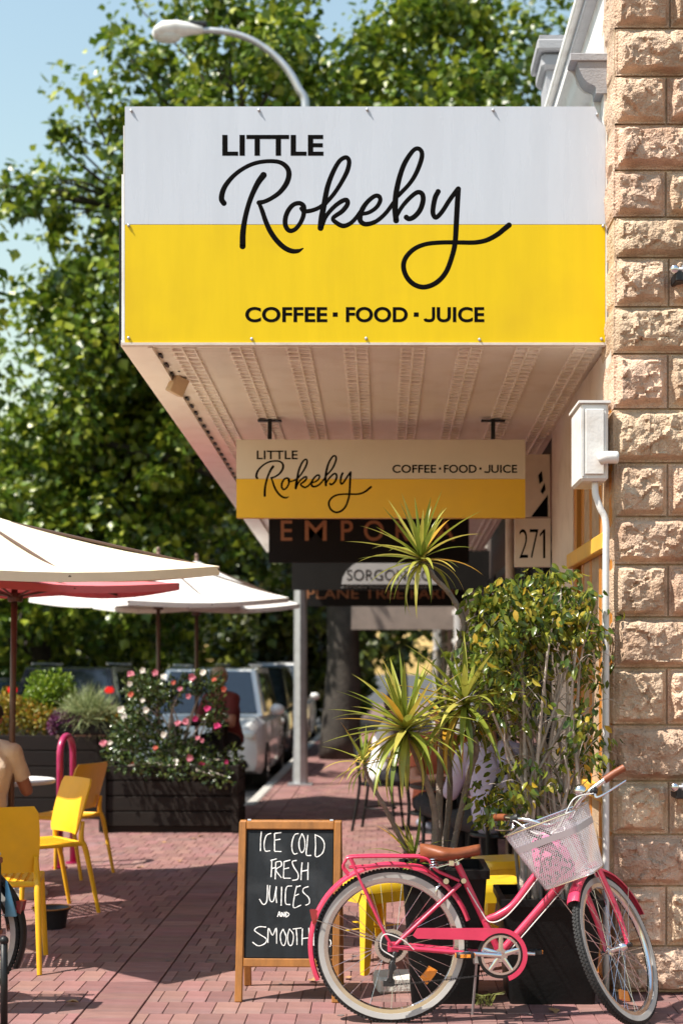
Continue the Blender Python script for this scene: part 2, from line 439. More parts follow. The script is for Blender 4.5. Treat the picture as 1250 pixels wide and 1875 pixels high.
zs = [CH+(HY-v)*WY/F for v in cy]; zs[-1] = .0
for i in range(len(zs)-1):
    z1, z0 = zs[i], zs[i+1]
    if i % 2 == 1: xs = [XL, 1.395+rnd.uniform(-.012,.012), 1.70, 2.1, 2.5]
    else: xs = [XL, 1.56+rnd.uniform(-.03,.03), 1.95, 2.4]
    for k in range(len(xs)-1):
        st = stone(xs[k]+(rnd.uniform(-.008,.010) if k == 0 else 0), xs[k+1], z0, z1, k == 0, i*7+k, i == len(zs)-2)
        st.build('stone', MT['stone'], end_wall, smooth=32)
# facade running back along the footpath (faces left)
FX = 1.105
MB().box((FX+.17, 8.93, 1.6),(.30, 1.04, 3.2)).build('pilaster', MT['cream_paint'], bld)
MB().box((FX+.15, 7.71, 3.07),(.26, 1.40, .26)).build('lintel', MT['cream_paint'], bld)
MB().box((FX+.13, 7.70, .2),(.22, 1.38, .4)).build('stall_riser', MT['orange_wood'], bld)
wf = MB()
for yy in (7.06, 7.40, 7.74, 8.05, 8.37): wf.box((FX+.075, yy, 1.67),(.10,.075,2.52),bev=.008)
wfo = wf.build('window_frame', MT['orange_wood'], bld)
for a, b in ((7.06,7.40),(7.40,7.74),(7.74,8.05),(8.05,8.37)):
    MB().box((FX+.10,(a+b)/2,1.67),(.012,b-a-.08,2.5)).build('pane', MT['glass'], wfo)
MB().box((FX+.005,7.72,2.22),(.05,1.34,.085),bev=.006).build('transom_rail', MT['yellow_wood'], bld)
MB().box((FX+.005,7.72,.95),(.05,1.34,.07),bev=.006).build('sill_rail', MT['yellow_wood'], bld)
# parapet, cornice, corbel and pier above the awning
MB().box((1.27, 11.65, 4.62),(.30, 8.9, 1.0)).build('parapet', MT['white_paint'], bld)
MB().box((1.25, 11.65, 5.10),(.37, 8.95, .05),bev=.008).build('coping', MT['grey_paint'], bld)
MB().box((1.24, 11.65, 5.165),(.42, 8.97, .05),bev=.008).build('coping', MT['white_paint'], bld)
oy = [(v.x,v.y) for v in crom([(.965,4.655,0),(.985,4.63,0),(1.0,4.58,0),(1.035,4.545,0),(1.075,4.535,0),(1.085,4.50,0),(1.085,4.42,0)],5)]
MB().prism([(1.2,4.42),(1.2,4.70),(.95,4.70),(.95,4.66)]+oy, 7.30, 16.0, 'xz').build('cornice', MT['white_paint'], bld)
MB().box((1.065,7.24,4.68),(.235,.12,.04),bev=.004).build('corbel_cap', MT['grey_paint'], bld)
co_ = [(v.x,v.y) for v in crom([(.985,4.659,0),(1.0,4.61,0),(1.03,4.56,0),(1.075,4.535,0),(1.08,4.50,0)],5)]
MB().prism([(1.18,4.50),(1.18,4.659)]+co_, 7.19, 7.299, 'xz').build('corbel', MT['grey_paint'], bld)
pier = MB().box((1.18,9.35,5.0),(.24,.30,1.3)).build('pier', MT['grey_paint'], bld)
MB().box((1.18,9.35,5.52),(.31,.37,.10),bev=.02).box((1.18,9.35,5.61),(.37,.43,.07),bev=.01).box((1.18,9.35,5.66),(.34,.40,.028)).build('pier_cap', MT['grey_paint'], pier)

# neighbouring shops further along
def shopfront(name, label, y0, y1, wallm, framem, bays):
    b = thing(name, label, 'building', (2.0,(y0+y1)/2,0))
    MB().box((2.75,(y0+y1)/2,2.3),(3.0,y1-y0-.004,4.6)).build('wall', wallm, b)
    n = bays; w = (y1-y0)/n
    for i in range(n):
        yc = y0+(i+.5)*w
        fr = MB()
        for yy in (yc-w*.42, yc+w*.42): fr.box((1.235,yy,1.3),(.06,.08,2.5))
        for zz in (.35,2.1,2.58): fr.box((1.233,yc,zz),(.055,w*.84,.07))
        fo = fr.build('window', framem, b)
        MB().box((1.243,yc,1.46),(.012,w*.8,2.16)).build('pane', MT['glass'], fo)
    return b
shopfront('emporium_shop', 'dim brown shopfront just past the cream pilaster', 9.47, 13.6, M('brown_render',(.20,.12,.09),.8,0,.2,5,.2), MT['dark_metal'], 3)
shopfront('bakery_shop', 'dark shopfront further along under the second awning', 13.6, 18.6, M('dark_render',(.09,.065,.055),.8,0,.2,5,.2), MT['dark_metal'], 3)
shopfront('corner_store', 'distant grey shopfront at the far end of the footpath', 18.6, 34, M('grey_brown_render',(.23,.2,.18),.8,0,.2,5,.2), MT['white_paint'], 6)

# ================================================================== the awning
SY, SS = 7.15, .031             # front of the awning; the soffit falls a little along the street
def sz(y): return 3.228-SS*(y-SY)
aw = thing('shop_awning', 'cream pressed metal awning over the footpath behind the big sign', 'awning', (0, 11.5, 3.2))
AL, AR, AE = -1.30, 1.145, 16.2
MB().loft([[(AL+.10,SY+.03,sz(SY)+.006),(AR,SY+.03,sz(SY)+.006),(AR,SY+.03,sz(SY)+.03),(AL+.10,SY+.03,sz(SY)+.03)],
           [(AL+.10,AE,sz(AE)+.006),(AR,AE,sz(AE)+.006),(AR,AE,sz(AE)+.03),(AL+.10,AE,sz(AE)+.03)]]).build('soffit', MT['soffit'], aw)
# fine ripples of the pressed sheet, running across
rp = MB(); yy = SY+.05
while yy < 12.5:
    z = sz(yy)+.005
    rp.add([(AL+.10,yy,z),(AR,yy,z),(AR,yy+.012,z-.0035),(AL+.10,yy+.012,z-.0035),(AR,yy+.024,z-.0006),(AL+.10,yy+.024,z-.0006)],[(0,1,2,3),(3,2,4,5)]); yy += .03
tag(rp.build('ripples', MT['soffit'], aw, fix=False), kind='stuff')
def rib(xc):
    m = MB(); w = .058
    def bar(x, wd, h):
        m.loft([[(x-wd,y,sz(y)+.006),(x-wd*.5,y,sz(y)-h),(x+wd*.5,y,sz(y)-h),(x+wd,y,sz(y)+.006)] for y in (SY+.04,10,13,AE-.05)])
    bar(xc-w,.006,.007); bar(xc,.007,.011); bar(xc+w,.006,.007)
    y = SY+.07; k = 0
    while y < 13.5:
        for s in (-1,1):
            yy = y+(.03 if s > 0 else 0)
            m.box((xc+s*w*.5,yy,sz(yy)-.001),(w*.9,.012,.012)); m.box((xc+s*w*.93,yy,sz(yy)-.003),(.022,.03,.012))
        y += .085
    return m
for i in range(8):
    rib(-1.02+i*.294).build('rib', MT['soffit'], aw, fix=False)
MB().loft([[(AL-.02,y,sz(y)-.012),(AL+.11,y,sz(y)-.012),(AL+.11,y,sz(y)+.02),(AL-.02,y,sz(y)+.02)] for y in (SY+.03,AE)]).build('edge_board', MT['soffit'], aw)
MB().loft([[(AL+.113,y,sz(y)-.02),(AL+.135,y,sz(y)-.02),(AL+.135,y,sz(y)+.004),(AL+.113,y,sz(y)+.004)] for y in (SY+.03,AE)]).build('quad_moulding', MT['soffit'], aw)
gp = MB(); y = SY+.25
while y < 13: gp.box((AL+.148,y,sz(y)-.0035),(.014,.08,.009)); y += .2
tag(gp.build('vent_slots', MT['black_paint'], aw), kind='stuff')
MB().box((AL-.002,(SY+AE)/2,3.66),(.03,AE-SY-.06,.85)).build('side_fascia', MT['white_paint'], aw)
MB().box((AL-.026,SY+.45,3.55),(.016,.8,.64)).build('side_panel', MT['black_paint'], aw)
MB().box((-.08,(SY+AE)/2,4.10),(2.40,AE-SY-.1,.03)).build('roof', MT['steel'], aw)
# second awning, further along
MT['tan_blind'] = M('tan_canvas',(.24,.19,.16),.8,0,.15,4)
a2 = thing('far_awning', 'shadowed beige awning further along the footpath', 'awning', (.4, 24, 2.6))
MB().box((.18,19.5,3.08),(2.6,5.0,.06)).build('soffit', MT['soffit'], a2)
MB().box((-1.15,19.5,3.30),(.05,5.0,.5)).build('side_fascia', MT['cream_paint'], a2)
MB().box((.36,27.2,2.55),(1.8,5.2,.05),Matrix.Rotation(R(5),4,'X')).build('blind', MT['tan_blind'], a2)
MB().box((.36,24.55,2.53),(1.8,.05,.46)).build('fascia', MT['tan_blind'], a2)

# ================================================================== lettering
def text_obj(body, x0, x1, z0, z1, y, m, parent, bold=.0, ext=.0005, name='lettering', base=None):
    cu = bpy.data.curves.new('txt','FONT'); cu.body = body; cu.size = 1; cu.extrude = .01; cu.offset = bold; cu.space_character = 1.02
    to = bpy.data.objects.new('txt', cu); COL.objects.link(to)
    dg = bpy.context.evaluated_depsgraph_get(); me = bpy.data.meshes.new_from_object(to.evaluated_get(dg))
    bpy.data.objects.remove(to); bpy.data.curves.remove(cu)
    n = len(me.vertices); co = np.empty(n*3); me.vertices.foreach_get('co', co); co = co.reshape(-1,3)
    lo, hi = co.min(0), co.max(0)
    if 'J' in body: pass
    X = x0+(co[:,0]-lo[0])/(hi[0]-lo[0])*(x1-x0); Z = z0+(co[:,1]-lo[1])/(hi[1]-lo[1])*(z1-z0); Yy = y-ext*(co[:,2]-lo[2])/(hi[2]-lo[2])
    inv = wm(parent).inverted(); vs = np.stack([X,Yy,Z],1)
    out = np.array([tuple(inv@Vector(v)) for v in vs]); me.vertices.foreach_set('co', out.ravel()); me.update()
    me.materials.clear()
    return link(name, me, m, parent)
A_ = lambda pts: [(390+x/4.1667, 230+y/4.1667) for x,y in pts]
B_ = lambda pts: [(660+x/4.1667, 250+y/4.1667) for x,y in pts]
SCRIPT = [
 (A_([(84,592),(66,562),(72,510),(100,450),(160,380),(240,322),(330,284),(430,271),(510,280),(563,318),(579,372),(560,440),(512,505),(452,550),(395,578),(350,588)]), [5.2,5.4,5.2,4.8,4.2,4.0,4.0,4.0,4.2,4.8,5.2,5.2,4.6,4.2,4.2,4.6]),
 (A_([(352,592),(375,650),(402,730),(436,805),(482,872),(540,928),(598,956),(648,956),(686,937)]), [3.6,4.4,4.8,5,5,5,4.9,4.0,1.2]),
 (A_([(385,378),(345,432),(305,512),(272,600),(244,710),(228,820),(226,920)]), [6.2,5.6,5,4.8,5,5.6,5.8]),
 (A_([(692,645),(690,612),(660,592),(615,602),(577,642),(553,700),(552,760),(580,800),(622,793),(662,748),(688,690),(693,645)]), [5,4.6,4.4,4.4,4.6,4.8,4.8,4.5,4.2,4.2,4.4,4.6]),
 (A_([(672,632),(692,652),(740,650),(800,630),(852,596)]), [3.6,4.2,4.2,4,4]),
 (A_([(852,600),(920,522),(980,430),(1024,342),(1037,272),(1012,242),(962,272),(912,360),(872,470),(847,600),(828,700),(820,780)]), [4,4,4.2,4.6,4.4,4.2,4.2,4.6,5,5.4,5.8,5.8]),
 (A_([(834,760),(862,690),(920,622),(980,577),(1018,568),(1024,600),(985,652),(915,705),(942,742),(992,765),(1042,748),(1082,712),(1122,660)]), [3.6,4,4.2,4.4,4.6,4.6,4.6,4,4.4,4.6,4.2,4,4]),
 (B_([(-5,592),(60,580),(118,542),(148,492),(140,457),(105,455),(50,500),(10,560),(-6,620),(8,656),(50,668),(120,645),(190,585),(248,508)]), [3.8,3.8,4,4.2,4.4,4.2,4.4,5,5.2,4.8,4.6,4.2,4,4]),
 (B_([(285,452),(370,362),(422,280),(460,182),(466,122),(440,92),(400,107),(342,190),(302,290),(272,420),(262,540),(270,640)]), [4,4,4.4,4.6,4.4,4.2,4.2,4.8,5,5.4,5.6,5.6]),
 (B_([(278,600),(312,540),(370,472),(430,426),(468,438),(475,490),(452,560),(410,610),(370,628),(348,616)]), [3.6,4,4.2,4.4,4.8,5,5,4.8,4.8,5]),
 (B_([(590,420),(566,470),(550,560),(556,602),(578,616),(622,570),(680,480),(738,402)]), [5,5,4.8,4.6,4.4,4.4,4.4,4.4]),
 (B_([(744,400),(736,520),(729,650),(720,800),(700,900),(652,1030),(580,1112),(490,1148),(410,1130),(350,1070),(326,990),(346,920),(410,856),(500,820),(620,808),(750,808),(870,808),(960,790),(1040,748),(1090,708),(1130,676)]), [5,5.2,5.2,5,4.8,4.8,4.8,4.8,4.8,4.8,4.8,4.6,4.4,4.2,4.2,4.2,4.4,4.6,4.8,5,5.2]),
]
def script(parent, Y, fx, k, m):
    b = MB(); s = Y/F
    for pts, wd in SCRIPT:
        P = [W(*fx(x,y), Y) for x,y in pts]
        Q = crom(P, 7); rr = [wd[min(int(i/7),len(wd)-1)]*(1-(i%7)/7)+wd[min(int(i/7)+1,len(wd)-1)]*((i%7)/7) for i in range(len(Q))]
        rr = [r*s*k for r in rr]
        b.tube(Q, rr, 10, True, (Vector((0,1,0)), .05))
        for p, r in ((Q[0],rr[0]),(Q[-1],rr[-1])): b.ball(p,(r,r*.05,r),10,6)
    return b.build('script_lettering', m, parent, smooth=True)

# big sign on the end of the awning
scl = SY/F
bs = thing('fascia_sign', 'large white and yellow sign board with black script across the awning end', 'sign', (-.08,SY,3.2))
def px_box(m, x0,x1,y0,y1, Y, th, dy=0):
    a, b = W(x0,y1,Y), W(x1,y0,Y)
    return m.box(((a.x+b.x)/2, Y+th/2+dy, (a.z+b.z)/2),(b.x-a.x, th, b.z-a.z))
a, b_, c_ = W(229,195,SY), W(1107,411,SY), W(1107,627,SY)
wp = [(a.x,b_.z+.001),(b_.x,b_.z+.001),(b_.x,W(0,236,SY).z),(W(1088,0,SY).x,a.z),(a.x,a.z)]
SIGNW = M('sign_white_enamel', (.56,.60,.67), .26, 0, .04, 2.2, .10, 1.3, dirt=((.54,.56,.62),.6,2.0), stretch=(4,4,.5))
SIGNY = M('sign_yellow_enamel', (.76,.53,.002), .3, 0, .05, 2.2, .10, 1.3, spec=.3, dirt=((.64,.42,.008),.5,2.2), stretch=(4,4,.5))
MB().prism(wp, SY, SY+.025).build('white_panel', SIGNW, bs)
MB().prism([(a.x,c_.z),(b_.x,c_.z),(b_.x,b_.z-.001),(a.x,b_.z-.001)], SY, SY+.025).build('yellow_panel', SIGNY, bs)
px_box(MB(),1107.5,1111,240,630,SY,.03).build('edge_trim', MT['white_paint'], bs)
px_box(MB(),226,228.6,230,628,SY,.03).build('edge_trim', MT['white_paint'], bs)
px_box(MB(),222,1112,627.6,632,SY,.05,-.006).build('bottom_trim', MT['cream_paint'], bs)
for (x,y) in ((241,203),(474,202),(672,201),(902,202),(1092,210),(236,413),(1103,414),(236,619),(461,621),(670,620),(877,622),(1100,621)):
    sc = MB(); p = W(x,y,SY); sc.ball(p+Vector((0,-.004,0)),(.008,.006,.008),8,6).tube([p,p+Vector((.004,-.012,-.004))],.003,6); sc.build('screw', MT['steel'], bs)
def tx(body, x0,x1,ytop,ybot, Y, par, m, bold=.015):
    p, q = W(x0,ybot,Y), W(x1,ytop,Y); return text_obj(body, p.x,q.x,p.z,q.z, Y, m, par, bold)
def jay(x0,x1,y0,y1,r,Y,par):
    h = y1-y0; xr = x1-r; c = [(xr,y0+.2),(xr,y0+h*.35),(xr,y0+h*.68),(xr-r*.6,y1-r*1.6),(xr-r*2.2,y1-r),(x0+r*1.1,y1-r*1.25),(x0+r*.6,y1-r*2.3)]
    MB().tube(crom([W(x,y,Y-.001) for x,y in c],5), r*Y/F, 8, True, (Vector((0,1,0)),.1)).build('lettering', MT['black_print'], par)
tx('LITTLE', 407,592,247,285, SY-.0003, bs, MT['black_print'], .028)
tx('COFFEE', 449,599,562,590, SY-.0003, bs, MT['black_print'], .028)
tx('FOOD', 633,746,562,590, SY-.0003, bs, MT['black_print'], .028)
tx('UICE', 799,886,562,590, SY-.0003, bs, MT['black_print'], .028); jay(776,796,562,590,2.9,SY+.0006,bs)
dt = MB(); px_box(dt,609,618,572,580,SY,.002,-.0006); px_box(dt,757,766,572,580,SY,.002,-.0006); dt.build('dots', MT['black_print'], bs)
script(bs, SY-.0001, lambda x,y:(x,y), 1.0, MT['black_print'])

# hanging sign under the awning
HYs = 8.93
hs_ = thing('hanging_sign', 'smaller cream and amber sign board hanging under the awning', 'sign', (0,HYs,2.54))
SIGNC = M('sign_cream_enamel', (.66,.57,.46), .4, 0, .04, 3, 0); SIGNA = M('sign_amber_enamel', (.80,.46,.008), .4, 0, .05, 3, 0)
px_box(MB(),433,961,805,876.6,HYs,.07).build('cream_panel', SIGNC, hs_)
px_box(MB(),433,961,877,948,HYs,.07,-.0005).build('amber_panel', SIGNA, hs_)
for xx in (494,902):
    hb = MB(); p0 = W(xx,804,HYs+.035); zt = sz(HYs+.035)
    hb.box((p0.x,HYs+.035,(p0.z+zt)/2-.004),(.024,.03,zt-p0.z-.010)); hb.box((p0.x,HYs+.035,zt-.018),(.15,.05,.008)); hb.build('hanger', MT['black_paint'], hs_)
tx('LITTLE',470,545,825,841,HYs-.0006,hs_,MT['black_print'],.015)
tx('COFFEE',718,798,851,866,HYs-.0006,hs_,MT['black_print'],.02)
tx('FOOD',812,872,851,866,HYs-.0006,hs_,MT['black_print'],.02)
tx('UICE',898.5,946,851,866,HYs-.0006,hs_,MT['black_print'],.02); jay(886,897,851,866,1.35,HYs-.0006,hs_)
dt = MB(); px_box(dt,803,807,856,860,HYs,.002,-.001); px_box(dt,877,881,856,860,HYs,.002,-.001); dt.build('dots', MT['black_print'], hs_)
script(hs_, HYs-.0005, lambda x,y:(467+(x-400)*.3985, 833+(y-268)*.408), .41, MT['black_print'])

# the boards behind it
DARK = M('board_black', (.010,.009,.0085), .7, 0, .2, 4, spec=.2); COPP = M('copper_print', (.34,.14,.06), .5, 0, .1, 6)
def board(name, label, Y, x0,x1,y0,y1, m):
    p = W((x0+x1)/2, y1, Y); t = thing(name, label, 'sign', p); px_box(MB(),x0,x1,y0,y1,Y,.06).build('panel', m, t)
    for xx in (x0+(x1-x0)*.15, x0+(x1-x0)*.85):
        q = W(xx,y0,Y); MB().box((q.x,Y+.03,(q.z+3.2)/2),(.025,.025,max(.02,3.2-q.z))).build('hanger', MT['black_paint'], t)
    return t
e = board('hanging_sign','black hanging board with spaced copper capitals below the amber sign',12.6,492,858,925,1030,DARK)
for i,(ch,x0,x1) in enumerate((('E',514,535),('M',558,598),('P',624,646),('O',666,702),('R',724,748),('I',772,776),('A',796,832))):
    tx(ch,x0,x1,953,990,12.599,e,COPP,.01)
s_ = board('hanging_sign','black hanging board with a pale domed bakery logo',16.6,534,896,1008,1080,DARK)
dome = [(625,1070)]+[(625+ (800-625)*.5*(1-math.cos(t)), 1070-44*min(1,1.25*math.sin(t))) for t in [math.pi*k/14 for k in range(1,14)]]+[(800,1070)]
LOGO = M('logo_grey', (.42,.42,.43), .6, 0, .08, 4)
MB().prism([(W(x,y,16.59).x, W(x,y,16.59).z) for x,y in dome], 16.585,16.598).build('logo', LOGO, s_)
tx('SORGONICO',635,790,1043,1063,16.583,s_,MT['black_print'],.0)
tag(tx('ARTISAN WOODFIRED BAKERY',624,790,1073,1077,16.597,s_,LOGO,.0), kind='stuff')
p_ = board('hanging_sign','furthest black hanging board with faded serif style lettering',20.7,538,890,1060,1110,DARK)
tx('PLANE TREE FARM',562,830,1078,1096,20.698,p_,COPP,.0)

# house number blade and poster on the facade
nb = thing('house_number_sign', 'cream plate with black number 271 on the pilaster', 'sign', W(975,1038,9.45))
px_box(MB(),942,1007,949,1038,9.45,.05).build('plate', MT['cream_paint'], nb)
for ch,x0,x1 in (('2',950,966),('7',969,985)): tx(ch,x0,x1,969,1022,9.449,nb,MT['black_print'],-.012)
MB().prism([(W(x,y,9.449).x,W(x,y,9.449).z) for x,y in ((993.5,1022),(997.5,1022),(997.5,969),(994.5,969),(987.5,978),(987.5,983),(993.5,976))],9.4485,9.4495).build('lettering', MT['black_print'], nb)
po = thing('poster', 'white poster with black triangle above the number plate', 'poster', W(983,947,9.46))
px_box(MB(),956,1006,832,947,9.46,.012).build('sheet', MT['cream_paint'], po)
tri = lambda pts: MB().prism([(W(x,y,9.455).x, W(x,y,9.455).z) for x,y in pts], 9.452,9.458)
tri([(972,946),(1002,906),(1002,946)]).build('print', MT['black_print'], po)
tri([(985,870),(991,862),(993,880),(987,886)]).build('print', MT['black_print'], po)
tri([(989,900),(996,884),(998,896),(993,905)]).build('print', MT['black_print'], po)
dp = thing('downpipe', 'cream downpipe left of the number plate', 'pipe', (.93,10.2,0))
MB().tube([(.915,10.2,0),(.915,10.2,3.1)],.034,12).build('pipe', MT['cream_paint'], dp, smooth=True)
for z in (.8,1.9,2.7): MB().lathe([(.036,-.02),(.041,-.02),(.041,.02),(.036,.02)],(.915,10.2,z),16).build('collar', MT['cream_paint'], dp)

gs = MB()
for i in range(90):
    yy = rnd.uniform(6.3,14)**1.0; xx = rnd.uniform(-3.2,1.0); rr_ = rnd.uniform(.006,.02)
    n_ = 9; gs.add([(xx+rr_*rnd.uniform(.7,1.2)*math.cos(6.283*k/n_), yy+rr_*rnd.uniform(.7,1.2)*math.sin(6.283*k/n_), .0026) for k in range(n_)],[tuple(range(n_))])
tag(gs.build('gum_spots', M('gum',(.16,.12,.115),.9), pavement, fix=False), kind='stuff')

# ================================================================== fittings on the stone wall and facade
mb = thing('meter_box', 'white painted meter box fixed beside the stone wall', 'box', (1.03,7.05,2.49))
q0, q1 = W(1062,880,6.88), W(1113,738,6.88)
MB().box(((q0.x+q1.x)/2,7.05,(q0.z+q1.z)/2),(q1.x-q0.x,.34,q1.z-q0.z),bev=.012).build('case', MT['white_paint'], mb, smooth=30)
MB().box((q0.x+.008,6.876,(q0.z+q1.z)/2-.004),(.012,.008,q1.z-q0.z-.05)).build('door_seam', MT['white_paint'], mb)
MB().box(((q0.x+q1.x)/2,6.873,(q0.z+q1.z)/2),(q1.x-q0.x-.045,.008,q1.z-q0.z-.06),bev=.003).build('door', MT['white_paint'], mb)
MB().box(((q0.x+q1.x)/2,7.05,q1.z+.006),(q1.x-q0.x+.02,.36,.012)).build('lid', MT['white_paint'], mb)
cd = thing('conduit', 'white conduit pipe running down beside the stone wall', 'pipe', (1.085,6.9,0))
z1 = W(0,840,6.85).z
MB().tube(crom([(1.13,6.84,z1+.005),(1.07,6.835,z1+.004),(1.045,6.845,z1-.004)],4),.030,12).build('elbow', MT['white_paint'], cd, smooth=True)
MB().tube(crom([(1.035,6.93,q0.z+.0),(1.037,6.925,q0.z-.06),(1.06,6.92,q0.z-.13),(1.086,6.92,q0.z-.2),(1.087,6.92,q0.z-.4),(1.087,6.92,1.2),(1.087,6.92,.0)],5),.0165,12).build('pipe', MT['white_paint'], cd, smooth=True)
for z in (1.0,1.75):
    MB().lathe([(.0175,-.012),(.0215,-.012),(.0215,.012),(.0175,.012)],(1.087,6.92,z),14).build('saddle_clip', MT['steel'], cd)
for (yy,lab) in ((500,'upper steel ball clamp bolted to the right edge of the sandstone wall'),(1445,'lower steel ball clamp bolted to the right edge of the sandstone wall')):
    p = W(1234,yy,6.86); f = thing('wall_clamp', lab, 'clamp', p, 0, 'steel clamps on the stone wall')
    MB().ball(p+Vector((-.005,-.02,.012)),.024,14,10).build('ball', MT['chrome'], f, smooth=True)
    MB().tube([p+Vector((.0,-.02,.012)),p+Vector((.12,-.02,.012))],.010,10).build('rod', MT['steel'], f, smooth=True)
    MB().lathe([(.019,0),(.019,.014)],p+Vector((.03,-.02,.012)),14,'x').build('collar', MT['steel'], f)
    MB().box(p+Vector((.06,.03,-.02)),(.12,.12,.05),bev=.005).build('bracket', MT['dark_metal'], f)
jb = thing('junction_box', 'small tan junction box dangling from the soffit by its cable', 'box', W(325,720,7.9))
c0 = W(325,706,7.9); rot = Matrix.Rotation(R(24),3,'Y')@Matrix.Rotation(R(35),3,'Z')
MB().box(c0,(.085,.07,.10),rot,bev=.004).build('case', M('tan_plastic',(.52,.37,.22),.5), jb)
tp = W(329,656,7.75); tp.z = sz(7.75)
MB().tube(crom([c0+Vector((-.02,0,.045)),c0+Vector((-.03,-.01,.09)),(c0+tp)/2+Vector((-.025,-.03,.05)),tp],6),.005,8).build('cable', MT['black_paint'], jb, smooth=True)

# ================================================================== street lamp
sl = thing('street_lamp', 'galvanised street lamp with curved arm rising behind the sign', 'street lamp', G(550,1437))
YP = GY(1437); xp = G(550,1437).x
MB().lathe([(.115,0),(.11,.02),(.095,.6),(.09,3.0),(.075,6.5),(.06,8.6)],(xp,YP,0),8).build('pole', MT['steel'], sl)
MB().box((xp,YP,.012),(.34,.34,.024)).build('base_plate', MT['steel'], sl)
arm = [Vector((xp,YP,8.55))]+[W(x,y,YP) for x,y in ((559,195),(548,165),(528,130),(498,98),(460,73),(420,60),(385,56),(366,56))]
MB().tube(crom(arm,5),[.058,.055,.05,.045,.042],10).build('arm', MT['steel'], sl, smooth=True)
lh = [W(x,y,YP) for x,y in ((372,55),(350,54),(325,53),(300,55),(284,60),(279,62))]
hm = MB()
rings = []
for p,(w,h1,h2) in zip(lh,((.05,.06,.05),(.09,.09,.07),(.14,.11,.12),(.15,.11,.14),(.11,.07,.10),(.03,.02,.03))):
    rings.append([p+Vector((0,math.cos(t)*w,(h1 if math.sin(t)>0 else h2)*math.sin(t))) for t in [2*math.pi*k/14 for k in range(14)]])
hm.loft(rings); hm.build('lamp_head', MT['white_paint'], sl, smooth=40)
MB().box((lh[1]+lh[0])/2+Vector((0,0,.07)),(.28,.13,.07),bev=.02).build('control_cap', MT['dark_metal'], sl)
MB().ball(lh[3]+Vector((.05,0,-.09)),(.2,.11,.09),12,8).build('diffuser', M('lamp_diffuser',(.62,.62,.58),.2,0,.05), sl, smooth=True)

# ================================================================== bicycle
def rotaxis(p, c, u, a): return Matrix.Translation(c)@Matrix.Rotation(a,4,u)@Matrix.Translation(-Vector(c))
def wheel(parent, hub, mat4, paint, tag_reflect=True, cassette=False):
    """a wheel in the x-z plane about hub, then moved by mat4 (bike coordinates)"""
    H = Vector(hub); w = MB
    def put(m, name, mt, par, smooth=40):
        m.v = [mat4@v for v in m.v]; return m.build(name, mt, par, smooth=smooth, local=True)
    def ring(prof, n=72):
        return MB().lathe(prof+[prof[0]], H, n, 'y')
    Ro = .342
    ty = put(ring([(Ro,0),(Ro-.004,.011),(Ro-.012,.017),(Ro-.016,.0185),(Ro-.016,-.0185),(Ro-.012,-.017),(Ro-.004,-.011)]), 'tyre', MT['rubber'], parent)
    kn = MB()
    for k in range(120):
        for s in (-1,0,1):
            a = 2*math.pi*(k+(.5 if s==0 else 0))/120; rr = Ro+.0004 if s==0 else Ro-.004
            kn.box(H+Vector((rr*math.cos(a),s*.0105,rr*math.sin(a))),(.006,.008,.011),Matrix.Rotation(-a,3,'Y'))
    tag(put(kn,'tread_knobs',MT['rubber'],ty,False),kind='stuff')
    put(ring([(Ro-.0155,.0188),(Ro-.040,.0165),(Ro-.040,-.0165),(Ro-.0155,-.0188)]), 'sidewall', MT['tyre_wall'], ty)
    rim = put(ring([(Ro-.0395,.0125),(Ro-.058,.0115),(Ro-.064,.004),(Ro-.064,-.004),(Ro-.058,-.0115),(Ro-.0395,-.0125)]), 'rim', MT['chrome'], parent)
    hb = put(MB().lathe([(.006,-.058),(.010,-.05),(.012,-.05),(.024,-.034),(.024,-.030),(.012,-.026),(.012,.026),(.024,.030),(.024,.034),(.012,.05),(.006,.058)],H,16,'y'), 'hub', MT['chrome'], parent)
    for k in range(36):
        s = 1 if k%2 else -1; a = 2*math.pi*k/36; b = a+(.9 if (k//2)%2 else -.9)
        m = MB().tube([H+Vector((.023*math.cos(b),s*.031,.023*math.sin(b))), H+Vector(((Ro-.062)*math.cos(a),s*.004,(Ro-.062)*math.sin(a)))],.0012,5)
        put(m,'spoke',MT['chrome'],parent)
    if tag_reflect:
        rf = MB(); a0 = R(-38)
        rings = [[H+Vector((r_*math.cos(a0+t),-.012+d,r_*math.sin(a0+t))) for (r_,d) in ((.19,0),(.235,0),(.235,.012),(.19,.012))] for t in np.linspace(-.17,.17,7)]
        put(rf.loft(rings),'spoke_reflector',MT['amber'],parent)
    if cassette:
        cs = MB()
        for i,r_ in enumerate((.060,.054,.048,.042,.037,.032)):
            y = -.036-.0042*i; pr = []
            n = int(r_*560)
            poly = []
            for k in range(n*2):
                t = math.pi*k/n; q = r_ if k%2 else r_-.0045; poly.append((H.x+q*math.cos(t),H.z+q*math.sin(t)))
            cs.prism(poly, y-.001, y+.001)
        put(cs,'cassette',MT['dark_metal'],parent,False)
        put(MB().lathe([(.058,-.030),(.075,-.031),(.075,-.0325),(.058,-.0325)],H,32,'y'),'spoke_guard',MT['chrome'],parent)
